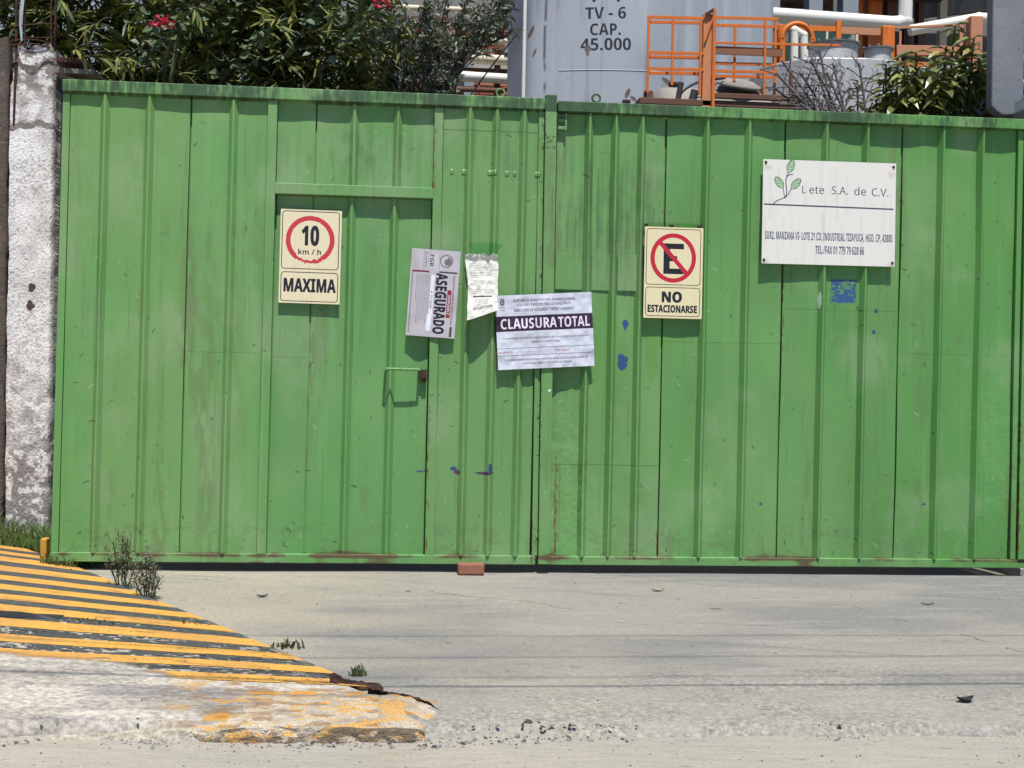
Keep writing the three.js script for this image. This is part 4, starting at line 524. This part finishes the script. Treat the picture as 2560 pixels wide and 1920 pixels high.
// dry weeds growing in the joint of the pavement
function weed(name, label, x, z, hgt, spread, nstem, seed) {
  const t = thing(name, label, 'weed'); const r = RNG(seed), L = new Leaves(), stemM = std({ color: lin(0.075, 0.07, 0.045), roughness: 0.9 }), y0 = driveY(x, z) - 0.01; const white = [];
  for (let i = 0; i < nstem; i++) { const a = (i / (nstem - 1) - 0.5) * 2, h = hgt * (1 - 0.45 * Math.abs(a)) * (0.7 + r() * 0.3), tip = V(x + a * spread + (r() - 0.5) * 0.03, y0 + h, z + (r() - 0.5) * spread * 0.8); const pts = [V(x + a * 0.02, y0, z), V(mix(x, tip.x, 0.55), y0 + h * 0.4, mix(z, tip.z, 0.5)), tip]; const c = new THREE.CatmullRomCurve3(pts), parts = [tube(pts, 0.0034, 12, 5)];
    for (let j = 0; j < 11; j++) { const f = 0.3 + 0.7 * j / 11, p = c.getPoint(f), l = 0.03 + r() * 0.05, d = V((r() - 0.5) * 1.6, 1, (r() - 0.5) * 1.6).normalize(), e = p.clone().addScaledVector(d, l); parts.push(rod(p, e, 0.0014, 0.0011, 4)); for (let k = 0; k < 9; k++) L.add(e.clone().add(rdir(r).multiplyScalar(0.014)), rdir(r), rdir(r), 0.015, 0.007, vary([0.17, 0.19, 0.1], r), 0.2, 0.05); if (r() < 0.035) white.push(new THREE.SphereGeometry(0.006 + r() * 0.003, 6, 5).translate(e.x, e.y, e.z)); }
    for (let j = 0; j < 24; j++) { const p = c.getPoint(r() * 0.95); L.add(p, rdir(r), V(0, 1, 0), 0.02 + r() * 0.02, 0.008, vary([0.12, 0.15, 0.07], r), 0.1, 0.2); }
    mesh('stem', mergeGeometries(parts.map((g) => g.toNonIndexed())), stemM, t); }
  L.build('foliage', leafMat, t); const seedM = std({ color: lin(0.6, 0.6, 0.5), roughness: 1 }); for (const g of white) mesh('seed_head', g, seedM, t);
}
weed('dry_weed', 'taller dry branching weed growing in the pavement joint nearer the gate', -1.385, 0.56, 0.38, 0.065, 6, 1601);
weed('dry_weed', 'bushy dry weed growing in the pavement joint beside the taller one', -1.2, 0.86, 0.27, 0.075, 6, 1602);
function tuft(name, label, x, z, n, L, spread, seed, yf, col = [0.1, 0.15, 0.035]) { const r = RNG(seed), p = [], c = []; for (let i = 0; i < n; i++) { const a = r() * 6.28, q = Math.sqrt(r()) * spread, bz = spread > 0.2 && i % 5 < 2 ? -0.93 + (r() - 0.5) * 0.12 : z + Math.sin(a) * q * (spread > 0.2 ? 1.3 : 0.7), wallFoot = spread > 0.2 && i % 5 < 2, bx = wallFoot ? -2.8 + r() * 0.68 : spread > 0.2 ? edgeX(bz) + 0.005 + Math.pow(r(), 1.6) * 0.3 : x + Math.cos(a) * q * 1.6, y = yf(bx, bz) - 0.004, h = L * (0.35 + r() * 0.65), dx = (r() - 0.5) * h * 1.3, dz = (r() - 0.5) * h * 0.9, w = 0.0025 + r() * 0.0025, k = vary(col, r, 0.5); const A = [bx - w, y, bz], B = [bx + w, y, bz], M1 = [bx + dx * 0.4 - w * 0.8, y + h * 0.65, bz + dz * 0.4], M2 = [bx + dx * 0.4 + w * 0.8, y + h * 0.65, bz + dz * 0.4], T = [bx + dx, y + h * (0.75 + r() * 0.25), bz + dz]; for (const f of [A, B, M2, A, M2, M1, M1, M2, T]) { p.push(...f); c.push(...k); } } const g = new THREE.BufferGeometry(); g.setAttribute('position', new THREE.Float32BufferAttribute(p, 3)); g.setAttribute('color', new THREE.Float32BufferAttribute(c, 3)); g.computeVertexNormals(); const m = single(name, g, leafMat, label, 'grass'); return m; }
const yP = (x, z) => x < edgeX(z) ? paveY(x, z) : driveY(x, z);
const gm = tuft('grass', 'thick grass and weeds growing at the foot of the white pillar', -2.1, -0.52, 1100, 0.24, 0.32, 1701, yP, [0.11, 0.19, 0.05]); gm.userData.kind = 'stuff';
tuft('grass_tuft', 'small grass tuft at the lower corner of the gate by the pavement', -1.86, 0.01, 60, 0.09, 0.07, 1702, yP);
tuft('grass_tuft', 'low grass tuft on the pavement joint in the middle of its edge', -0.4, 2.0, 34, 0.06, 0.05, 1703, yP, [0.06, 0.075, 0.025]);
tuft('grass_tuft', 'single grass tuft on the pavement joint nearest the kerb end', -0.085, 2.5, 26, 0.07, 0.022, 1704, yP, [0.08, 0.1, 0.03]);
tuft('grass_tuft', 'sparse dry grass beside the black cover on the striped pavement', -1.25, 1.83, 22, 0.03, 0.06, 1705, yP, [0.13, 0.13, 0.05]).userData.kind = 'stuff';
tuft('grass_tuft', 'sparse dry grass on a yellow stripe short of the pavement joint', -0.87, 1.62, 20, 0.03, 0.06, 1706, yP, [0.13, 0.13, 0.05]).userData.kind = 'stuff';

// ------------------------------------------------------------------ the plant behind the gate
const orange = std({ map: wrap(dataTex(256, 256, (u, v) => { const n = fbm(u * 8, v * 8, 1801, 4); return mix3(mix3([222, 118, 22], [200, 98, 26], n), [122, 66, 38], 0.7 * sm(0.64, 0.78, fbm(u * 14, v * 14, 1802, 4))); })), roughness: 0.6 });
const orangePink = std({ color: lin(0.48, 0.2, 0.1), roughness: 0.7 }), brown = std({ color: lin(0.13, 0.06, 0.035), roughness: 0.85 }), darkSteel = std({ color: lin(0.03, 0.03, 0.03), roughness: 0.7 }), whitePipe = std({ color: lin(0.72, 0.69, 0.6), roughness: 0.55 }), creamPipe = std({ color: lin(0.62, 0.54, 0.38), roughness: 0.7 }), greySteel = std({ color: lin(0.24, 0.26, 0.27), roughness: 0.7 }), greenSteel = std({ color: lin(0.015, 0.09, 0.055), roughness: 0.6 });
{ // big storage tank: gently curved front, rounded corners
  const t = thing('storage_tank', 'tall pale grey tank lettered TV-6 CAP. 45.000', 'tank'); const xl = 1.56, xr = 4.56, xc = 2.9, RR = 3.0, zf = -7.3, H = 8;
  const plan = []; const fz = (x) => zf - (x - xc) ** 2 / (2 * RR); plan.push([xl, -10]); plan.push([xl, fz(xl) - 0.22]); for (let i = 0; i <= 5; i++) { const a = i / 5 * 1.45; plan.push([xl + 0.2 * (1 - Math.cos(a)), fz(xl + 0.2) - 0.2 + 0.2 * Math.sin(a)]); } for (let i = 1; i < 30; i++) { const x = mix(xl + 0.2, xr - 0.12, i / 30); plan.push([x, fz(x)]); } for (let i = 0; i <= 5; i++) { const a = i / 5 * 1.5; plan.push([xr - 0.12 * (1 - Math.sin(a)), fz(xr - 0.12) - 0.12 * (1 - Math.cos(a))]); } plan.push([xr, -10]); plan.push([xl, -10]);
  const map = canvasTex(1024, 2048, (c, w, h) => {
    const im = c.createImageData(w, h), d = im.data; for (let j = 0; j < h; j++) for (let i = 0; i < w; i++) { const x = 1.5 + i / w * 3.15, y = (1 - j / h) * H; let q = mix3([166, 169, 172], [150, 154, 158], sm(0.35, 0.7, fbm(x * 1.2, y * 0.8, 1811, 4))); q = mix3(q, [180, 182, 184], 0.5 * sm(0.5, 0.8, fbm(x * 9, y * 0.5, 1812, 3))); q = mix3(q, [112, 110, 112], 0.4 * sm(0.6, 0.85, fbm(x * 12, y * 0.9, 1813, 4))); q = mix3(q, [84, 62, 54], 0.75 * sm(0.84, 0.9, fbm(x * 3.4, y * 4.5, 1814, 5))); const e = Math.abs(x - 1.78 - (fbm(1, y * 3, 1815, 3) - 0.5) * 0.03); q = mix3(q, [88, 78, 74], 0.8 * sm(0.02, 0.008, e) * sm(0.4, 0.6, fbm(2, y * 5, 1816, 3))); const k = (j * w + i) * 4; d[k] = q[0]; d[k + 1] = q[1]; d[k + 2] = q[2]; d[k + 3] = 255; }
    c.putImageData(im, 0, 0); const S = w / 3.15, Y = (y) => (1 - y / H) * h, SY = h / H, U = (2.456 - 1.5) * S;
    c.fillStyle = 'rgb(26,28,38)'; c.strokeStyle = c.fillStyle; const put = (s2, y, wid, hgt, dx = 0) => { c.save(); c.translate(U + dx * S, Y(y)); c.scale(S / 100, SY / 100); c.rotate(-0.02); textFit(c, s2, 0, 0, wid * 100, hgt * 139, true); c.restore(); };
    put('TV - 6', 5.372, 0.47, 0.135); put('CAP.', 5.183, 0.37, 0.135, 0.0); put('45.000', 5.012, 0.58, 0.14, 0.01); put('V    V', 5.57, 0.38, 0.14);
    c.fillStyle = 'rgba(104,92,84,0.85)'; c.beginPath(); c.ellipse(U - 0.2 * S, Y(5.03), 12, 12, 0.2, 0, 7); c.fill(); c.fillRect(U - 0.22 * S, Y(5.02), 12, 18);
    for (const [x, y, a, b] of [[3.75, 4.7, 14, 8], [2.72, 4.52, 8, 16], [2.79, 4.46, 14, 6], [3.2, 4.66, 30, 8], [1.66, 5.0, 4, 14], [1.62, 5.25, 6, 20]]) { c.beginPath(); c.ellipse((x - 1.5) * S, Y(y), a, b, 0.5, 0, 7); c.fillStyle = 'rgba(88,70,62,0.8)'; c.fill(); }
  });
  const n = plan.length - 1; const g = toCreasedNormals(grid(n, 2, (s2, t2) => { const [x, z] = plan[Math.round(s2 * n)]; return [x, -0.03 + t2 * (H + 0.03), z]; }), 0.5); planarUV(g, (x) => (x - 1.5) / 3.15, (x, y) => y / H); mesh('shell', g, std({ map, roughness: 0.7, bumpMap: grainBump, bumpScale: 0.002 }), t);
  const seamPts = plan.slice(9, -8); for (const y of [4.785, 6.9]) mesh('weld_seam', tube(seamPts.map(([x, z]) => V(x, y, z + 0.001)), 0.0045, 60, 6), std({ color: lin(0.5, 0.51, 0.52), roughness: 0.6 }), t);
  mesh('roof', box(xl - 0.02, xr + 0.02, H, H + 0.1, -10, zf, 0.02), greySteel, t); mesh('bracket', box(2.66, 2.75, 4.4, 4.44, zf - 0.02, zf + 0.05, 0.01), rustMat, t); mesh('bracket', box(3.2, 3.32, 4.63, 4.67, zf - 0.05, zf + 0.03, 0.01), rustMat, t);
}
single('down_pipe', rod(V(1.53, -0.03, -7.45), V(1.53, 8, -7.45), 0.022), whitePipe, 'thin white vertical pipe along the edge of the tall tank', 'pipe');
{ // orange access cage
  const t = thing('access_cage', 'orange steel access cage standing in front of the tall grey tank', 'railing'); const zf = -4.3, zb = -4.46; const B = (name, x0, y0, x1, y1, z, w, d = 0.02, m = orange) => mesh(name, bar(V(x0, y0, z), V(x1, y1, z), w, d), m, t);
  for (const y of [4.563, 4.235, 4.085]) { B('rail', 2.36, y, 2.9, y + 0.012, zf, 0.03, 0.01); mesh('rail', bar(V(2.365, y, zf), V(2.42, y, zb), 0.03, 0.01), orange, t); B('rail', 2.42, y, 2.9, y + 0.012, zb, 0.03, 0.01); }
  for (const [y, z] of [[4.588, zf], [4.56, zb], [4.2, zb], [4.09, zf], [4.08, zb]]) B('rail', 2.98, y, 3.6, y + 0.012, z, 0.028, 0.01); B('rail', 2.98, 4.352, 4.2, 4.38, zf, 0.022, 0.012);
  B('rail', 2.98, 4.29, 3.65, 4.29, zf - 0.02, 0.075, 0.02, std({ color: lin(0.24, 0.1, 0.05), roughness: 0.85 }));
  for (const [x, y0, y1] of [[2.372, 3.86, 4.57], [2.6, 3.94, 4.55], [2.862, 3.86, 4.57], [3.475, 3.86, 4.6]]) B('post', x, y0, x, y1, zf, 0.022, 0.018);
  for (const [x, y0, y1] of [[3.23, 4.03, 4.57], [3.62, 3.86, 4.62]]) B('post', x, y0, x, y1, zb, 0.024, 0.018);
  B('column', 2.93, 2.4, 2.93, 4.62, zf - 0.03, 0.085, 0.06, std({ color: lin(0.56, 0.22, 0.09), roughness: 0.75 })); B('post', 2.985, 2.4, 2.985, 4.66, zf + 0.02, 0.03, 0.03);
  mesh('brace', bar(V(2.9, 4.6, zf + 0.02), V(2.985, 4.66, zf + 0.02), 0.03, 0.02), rustMat, t); mesh('brace', bar(V(2.9, 4.36, zf + 0.02), V(2.985, 4.62, zf + 0.02), 0.014, 0.012), orange, t);
  B('deck_beam', 2.98, 3.86, 3.9, 3.86, zf, 0.05, 0.05, brown); B('deck_beam', 2.3, 3.79, 3.9, 3.79, zf - 0.2, 0.06, 0.4, brown); B('leg', 3.85, -0.03, 3.85, 3.9, zf - 0.1, 0.08, 0.08, brown); B('leg', 2.4, -0.03, 2.4, 3.9, zf - 0.1, 0.08, 0.08, brown); B('leg', 2.93, -0.03, 2.93, 2.5, zf - 0.03, 0.08, 0.08, brown);
}
{ // horizontal tank with an open manhole
  const t = thing('tanker_barrel', 'dusty horizontal tank barrel with a round manhole lid under the orange cage', 'tank'); const dusty = std({ map: wrap(dataTex(256, 256, (u, v) => mix3([150, 143, 132], [112, 106, 98], fbm(u * 7, v * 7, 1821, 4)))), roughness: 0.85 });
  const prof = []; for (let i = 0; i <= 10; i++) { const a = i / 10 * 1.57; prof.push(new THREE.Vector2(Math.sin(a) * 0.62 + 0.001, -0.28 * Math.cos(a))); } prof.push(new THREE.Vector2(0.62, 2.6), new THREE.Vector2(0.001, 2.75)); const g = new THREE.LatheGeometry(prof, 40); g.rotateZ(-Math.PI / 2); g.translate(2.78, 3.56, -5.5); mesh('barrel', g, dusty, t);
  mesh('manhole_lid', new THREE.LatheGeometry([[0.001, 0.05], [0.14, 0.035], [0.22, 0.0], [0.225, -0.03], [0.2, -0.035]].map((q) => new THREE.Vector2(...q)), 30).rotateX(0.32).rotateZ(-0.1).translate(3.47, 4.19, -5.2), dusty, t); mesh('manhole_rim', new THREE.CylinderGeometry(0.2, 0.2, 0.09, 28, 1, true).translate(3.47, 4.12, -5.25), darkSteel, t);
  mesh('hose', tube([V(2.75, 3.75, -5.0), V(2.82, 4.0, -4.95), V(3.0, 4.14, -5.0), V(3.3, 4.22, -5.1)], 0.014, 24), darkSteel, t); mesh('valve', mergeGeometries([rod(V(2.8, 3.95, -4.95), V(2.83, 4.12, -4.95), 0.028).toNonIndexed(), rod(V(2.93, 3.9, -4.95), V(2.97, 4.05, -4.95), 0.04).toNonIndexed()]), darkSteel, t);
  mesh('saddle', box(2.9, 3.1, -0.03, 3.0, -5.8, -5.2), darkSteel, t); mesh('saddle', box(4.7, 4.9, -0.03, 3.0, -5.8, -5.2), darkSteel, t);
}
{ // small vertical tank with two necks
  const t = thing('mixing_tank', 'squat galvanised grey tank with two flanged necks on top', 'tank'); const galv = std({ map: wrap(dataTex(512, 512, (u, v) => { let c = mix3([196, 194, 190], [168, 167, 165], fbm(u * 9, v * 9, 1831, 4)); c = mix3(c, [96, 92, 90], 0.5 * sm(0.62, 0.8, fbm(u * 26, v * 3, 1832, 4))); return c; })), roughness: 0.5, metalness: 0.25, bumpMap: grainBump, bumpScale: 0.003 });
  const shp = new THREE.Shape(); [[3.72, 5.12], [4.0, 4.82], [4.12, 4.76], [4.6, 4.74], [4.93, 4.8], [5.02, 4.92], [5.04, 5.7], [3.72, 5.7]].forEach(([x, y], i2) => i2 ? shp.lineTo(x, y) : shp.moveTo(x, y)); const eg = new THREE.ExtrudeGeometry(shp, { depth: 4.36, bevelEnabled: true, bevelSize: 0.014, bevelThickness: 0.014, bevelSegments: 2 }); eg.rotateX(Math.PI / 2).scale(1, 1, -1); eg.translate(0, 4.36, 0); { const p = eg.attributes.position; for (let k = 0; k < p.count; k++) if (p.getY(k) > 4.34) p.setY(k, p.getY(k) + 0.02 * (p.getX(k) - 4)); const ix = eg.index; } planarUV(eg, (x, y, z) => (x + z) * 0.7, (x, y) => y * 0.7); mesh('shell', eg.toNonIndexed ? (() => { const q = eg.index ? eg.toNonIndexed() : eg; q.computeVertexNormals(); return q; })() : eg, galv, t);
  for (const [x, z, r, y] of [[4.37, -5.0, 0.235, 4.555], [4.84, -5.05, 0.13, 4.55]]) { mesh('neck', new THREE.CylinderGeometry(r, r, y - 4.3, 32).translate(x, (y + 4.3) / 2, z), galv, t); const fl = mesh('flange', new THREE.CylinderGeometry(r + 0.028, r + 0.028, 0.016, 32).translate(x, y, z), std({ color: lin(0.1, 0.1, 0.1), roughness: 0.7 }), t); const bg = new THREE.CylinderGeometry(0.01, 0.01, 0.03, 6); for (let i2 = 0; i2 < 10; i2++) { const b = mesh('bolt', bg, greySteel, fl); b.position.set(x + Math.cos(i2 * 0.628) * (r + 0.015), y + 0.012, z + Math.sin(i2 * 0.628) * (r + 0.015)); } }
  mesh('clamp_band', bar(V(4.0, 4.0, -4.8), V(5.0, 4.02, -4.72), 0.014, 0.01), rustMat, t); mesh('leg', rod(V(3.82, -0.03, -4.6), V(3.82, 4.2, -4.6), 0.02), brown, t);
}
{ // second orange railing further back
  const t = thing('walkway_railing', 'orange walkway railing with a thick post behind the squat tank', 'railing'); const z = -9; const B = (name, x0, y0, x1, y1, w, d = 0.03, m = orange, zz = z) => mesh(name, bar(V(x0, y0, zz), V(x1, y1, zz), w, d), m, t);
  B('rail', 4.95, 5.83, 5.78, 5.84, 0.07); B('rail', 5.78, 5.825, 6.4, 5.825, 0.09, 0.03, orangePink); B('rail', 6.4, 5.88, 7.45, 5.975, 0.03, 0.03, orangePink); B('rail', 7.4, 5.96, 7.6, 6.08, 0.04, 0.03, orangePink); B('rail', 6.55, 5.6, 7.6, 5.63, 0.13, 0.05, orangePink); B('rail', 6.45, 5.43, 7.0, 5.43, 0.06);
  for (const [x, y0, y1, w, m] of [[5.77, 5.4, 5.95, 0.07, orange], [6.42, 0, 5.9, 0.17, orange], [7.6, 0, 6.08, 0.17, orangePink], [7.42, 5.5, 5.97, 0.05, orangePink], [5.62, 5.3, 5.8, 0.03, creamPipe], [6.02, 5.3, 5.8, 0.03, creamPipe], [6.6, 5.3, 5.85, 0.03, orangePink], [5.0, 0, 5.86, 0.06, orange]]) B('post', x, y0, x, y1, w, w, m);
  mesh('hoop', new THREE.TorusGeometry(0.2, 0.035, 8, 20, Math.PI).translate(5.2, 5.66, z + 0.1), orange, t); for (const x of [5.0, 5.4]) B('post', x, 5.0, x, 5.68, 0.07, 0.05, orange, z + 0.1);
}
function pipeRun(name, label, pts, r, mat, group) { const parts = []; for (let i = 0; i + 1 < pts.length; i++) { parts.push(rod(pts[i], pts[i + 1], r, r, 14)); if (i) parts.push(new THREE.SphereGeometry(r * 1.08, 12, 8).translate(pts[i].x, pts[i].y, pts[i].z)); } return single(name, mergeGeometries(parts.map((g) => g.toNonIndexed())), mat, label, 'pipe', group); }
pipeRun('insulated_pipe', 'thick white pipe turning upwards above the squat tank', [V(5.0, 6.58, -11), V(7.3, 6.52, -11), V(7.45, 6.56, -11), V(7.45, 9, -11)], 0.1, whitePipe);
pipeRun('insulated_pipe', 'white pipe climbing to an elbow above the orange railing post', [V(7.2, 6.2, -10.2), V(8.2, 6.42, -10.2), V(8.42, 6.42, -10.2), V(8.42, 9, -10.2)], 0.075, whitePipe);
pipeRun('insulated_pipe', 'short white pipe stub behind the orange hoop', [V(5.0, 6.3, -11.2), V(5.75, 6.3, -11.2)], 0.08, whitePipe);
pipeRun('insulated_pipe', 'long dull pipe sloping behind the broad-leaved shrub', [V(6.9, 5.7, -11), V(9.6, 6.12, -11)], 0.085, greySteel);
pipeRun('insulated_pipe', 'lower dull pipe ending behind the grey cabinet', [V(7.6, 5.45, -11), V(9.6, 5.75, -11)], 0.085, greySteel);
pipeRun('insulated_pipe', 'short white pipe low between the necks of the squat tank', [V(4.9, 5.0, -8.2), V(6.4, 5.05, -8.2)], 0.07, whitePipe);
pipeRun('vent_pipe', 'small bent white vent pipe inside the orange hoop', [V(5.1, 4.9, -8.7), V(5.1, 5.72, -8.7), V(5.22, 5.66, -8.7), V(5.24, 5.3, -8.7)], 0.05, whitePipe);
{ // process building
  const t = thing('process_building', 'grey process hall with green columns and brown steel behind the tanks', 'building'); const wallM = std({ map: wrap(dataTex(512, 256, (u, v) => { const n = fbm(u * 8, v * 8, 1841, 4); return mix3(mix3([126, 130, 130], [98, 102, 104], n), [66, 68, 68], 0.5 * sm(0.6, 0.8, fbm(u * 30, v * 4, 1842, 3))); })), roughness: 0.9 });
  mesh('wall', planarUV(box(5.2, 13.5, -0.05, 12, -17, -16.4, 0.01), (x) => x / 3, (x, y) => y / 3), wallM, t);
  mesh('tank_front', new THREE.CylinderGeometry(0.95, 0.95, 6.9, 40).translate(6.6, 3.4, -13.4), std({ color: lin(0.02, 0.06, 0.045), roughness: 0.55 }), t);
  for (const x of [8.35, 10.9]) mesh('column', box(x, x + 0.35, -0.05, 8.3, -15.6, -15.3), greenSteel, t);
  mesh('beam', planarUV(bar(V(8.2, 7.85, -15.0), V(11.2, 8.25, -15.0), 0.42, 0.2), (x) => x / 3, (x, y) => y / 3), wallM, t); for (const [x, m] of [[9.55, creamPipe], [11.25, creamPipe]]) mesh('post', box(x, x + 0.13, -0.05, 9.5, -14.9, -14.75), m, t);
  for (const [x, w] of [[5.9, 0.18], [6.55, 0.22], [7.1, 0.25]]) mesh('post', box(x, x + w, 6.5, 9.6, -13, -12.7), greySteel, t);
  for (const [x, w, m] of [[7.25, 0.16, brown], [7.55, 0.3, brown], [7.85, 0.08, orange], [8.02, 0.24, orange], [8.35, 0.16, brown], [8.65, 0.12, rustMat], [8.9, 0.1, brown]]) mesh('frame_post', box(x, x + w, 0, 9.6, -14.3, -14.1), m, t);
  for (const [x0, x1, y, m] of [[5.3, 7.2, 7.55, brown], [5.3, 7.2, 8.05, darkSteel], [7.2, 9.2, 7.75, darkSteel], [9.0, 11.6, 8.3, darkSteel]]) mesh('frame_beam', box(x0, x1, y, y + 0.16, -14, -13.7), m, t);
  for (const [x, w, c] of [[5.4, 0.1, brown], [5.65, 0.2, darkSteel], [6.2, 0.28, brown]]) mesh('frame_post', box(x, x + w, 7.3, 9, -13.9, -13.75), c, t);
  mesh('roof_canopy', box(5.0, 12.5, 8.75, 8.85, -16, -12.9), darkSteel, t);
}
{ // brick building behind the olive tree, its bricks laid one by one where they show
  const t = thing('brick_building', 'red brick building with pipe racks between the olive tree and the tank', 'building'); const mortar = std({ color: lin(0.3, 0.26, 0.22), roughness: 0.95 }); mesh('wall', box(-0.6, 2.6, -0.05, 7.05, -14.6, -14.03, 0.01), mortar, t); mesh('upper_wall', box(-0.6, 2.6, 7.05, 9.5, -14.6, -13.95, 0.01), std({ color: lin(0.22, 0.21, 0.19), roughness: 0.9 }), t);
  const bg = new RoundedBoxGeometry(0.232, 0.062, 0.05, 1, 0.008), r = RNG(1851); const bm = [[0.3, 0.075, 0.04], [0.36, 0.11, 0.06], [0.24, 0.06, 0.035], [0.4, 0.16, 0.09]].map((c) => std({ color: lin(...c), roughness: 0.92 }));
  const br = []; for (let row = 0; row < 19; row++) for (let i = 0; i < 8; i++) br.push([0.35 + i * 0.245 + (row % 2) * 0.122, 5.78 + row * 0.074]); const wantB = br.filter(([x, y]) => !(y > 6.16 && y < 6.45 && x < 1.2)).slice(0, 150); wantB.forEach(([x, y], i) => { const b = mesh('brick', bg, bm[Math.floor(r() * 4)], t); b.position.set(x + (r() - 0.5) * 0.012, y, -14.02 + (r() - 0.5) * 0.012); b.rotation.z = (r() - 0.5) * 0.02; });
  mesh('window', box(0.72, 1.2, 5.9, 6.5, -14.1, -13.96, 0.01), darkSteel, t); mesh('window_frame', mergeGeometries([box(1.2, 1.36, 5.6, 6.5, -14.05, -13.93), box(0.68, 0.72, 5.6, 6.5, -14.05, -13.93)]), greySteel, t); mesh('lintel', box(1.3, 2.5, 6.3, 6.42, -14.05, -13.93), std({ color: lin(0.4, 0.37, 0.32), roughness: 0.9 }), t);
}
pipeRun('rack_pipe', 'uppermost cream pipe of the rack on the brick building', [V(0.0, 6.7, -12), V(2.3, 6.72, -12)], 0.045, creamPipe); pipeRun('rack_pipe', 'second cream pipe down on the brick building rack', [V(0.0, 6.26, -12), V(2.3, 6.27, -12)], 0.05, creamPipe); pipeRun('rack_pipe', 'third, yellowish pipe down on the brick building rack', [V(0.0, 6.0, -12), V(2.3, 5.98, -12)], 0.075, creamPipe); pipeRun('rack_pipe', 'fourth, bright white pipe down on the brick building rack', [V(0.0, 5.74, -12), V(2.3, 5.7, -12)], 0.075, whitePipe); pipeRun('rack_pipe', 'thin brown pipe at the bottom of the brick building rack', [V(0.0, 5.53, -12), V(1.7, 5.53, -12)], 0.04, brown);
{ const t = thing('pipe_rack', 'rusty brown steel pipe rack in front of the brick building', 'rack'); for (const x of [-0.2, 1.55]) mesh('post', box(x, x + 0.09, -0.05, 7.3, -12.2, -12.09), brown, t); for (const y of [6.62, 6.18, 5.88, 5.6]) mesh('bearer', box(-0.3, 2.2, y - 0.03, y + 0.01, -12.2, -12.14), brown, t); }
single('junction_box', box(1.68, 1.95, 6.08, 6.2, -12.1, -11.9), greySteel, 'small grey metal box between the rack pipes by the tank', 'box');
single('yard_hopper', new THREE.CylinderGeometry(0.3, 0.1, 0.5, 20).translate(2.05, 5.5, -11.4), darkSteel, 'black funnel hopper beside the tall tank', 'hopper');
{ const t = thing('pale_building', 'pale bluish building glimpsed through the bamboo and olive leaves', 'building'); mesh('wall', box(-9, -0.7, -0.05, 11, -17, -16.5, 0.01), std({ color: lin(0.32, 0.36, 0.4), roughness: 0.9 }), t); mesh('parapet', box(-9, -0.7, 11, 11.3, -17.05, -16.4, 0.01), greySteel, t); }

// ------------------------------------------------------------------ overhead cables (above the frame) whose shadows cross the driveway
const cabM = std({ color: lin(0.015, 0.015, 0.015), roughness: 0.7 });
function cable(zs0, zs1, H, r, label) { const off = sunDir.z / sunDir.y, pts = []; for (let i = 0; i <= 8; i++) { const x = -15 + i * 4.0, s = i / 8; const sag = 0.5 * Math.pow(2 * s - 1, 2); const h = H + sag; pts.push(V(x, h, mix(zs0, zs1, (x + 1.5) / 4) + (H + 0.08) * off)); } single('overhead_cable', tube(pts, r, 60, 6), cabM, label, 'cable'); }
cable(1.74, 1.71, 4.6, 0.0055, 'overhead cable casting the shadow line nearest the gate'); cable(2.2, 2.14, 4.4, 0.0055, 'overhead cable casting the second shadow line from the gate'); cable(2.55, 2.5, 4.7, 0.0045, 'overhead cable casting the faint third shadow line'); cable(2.69, 2.65, 3.3, 0.0085, 'low overhead cable casting the darkest shadow line');
for (const x of [-15, 17]) { const t = thing('utility_pole', x < 0 ? 'concrete utility pole down the street beyond the striped pavement' : 'concrete utility pole down the street beyond the company sign', 'pole'); mesh('pole', new THREE.CylinderGeometry(0.1, 0.16, 8, 14).translate(x, 3.95, 3.95), greySteel, t); mesh('crossarm', box(x - 0.05, x + 0.05, 4.9, 5.02, 3.0, 4.7), brown, t); }

scene.traverse((o) => { if (o.isMesh && o !== sky) o.castShadow = o.receiveShadow = true; });
renderer.render(scene, camera);
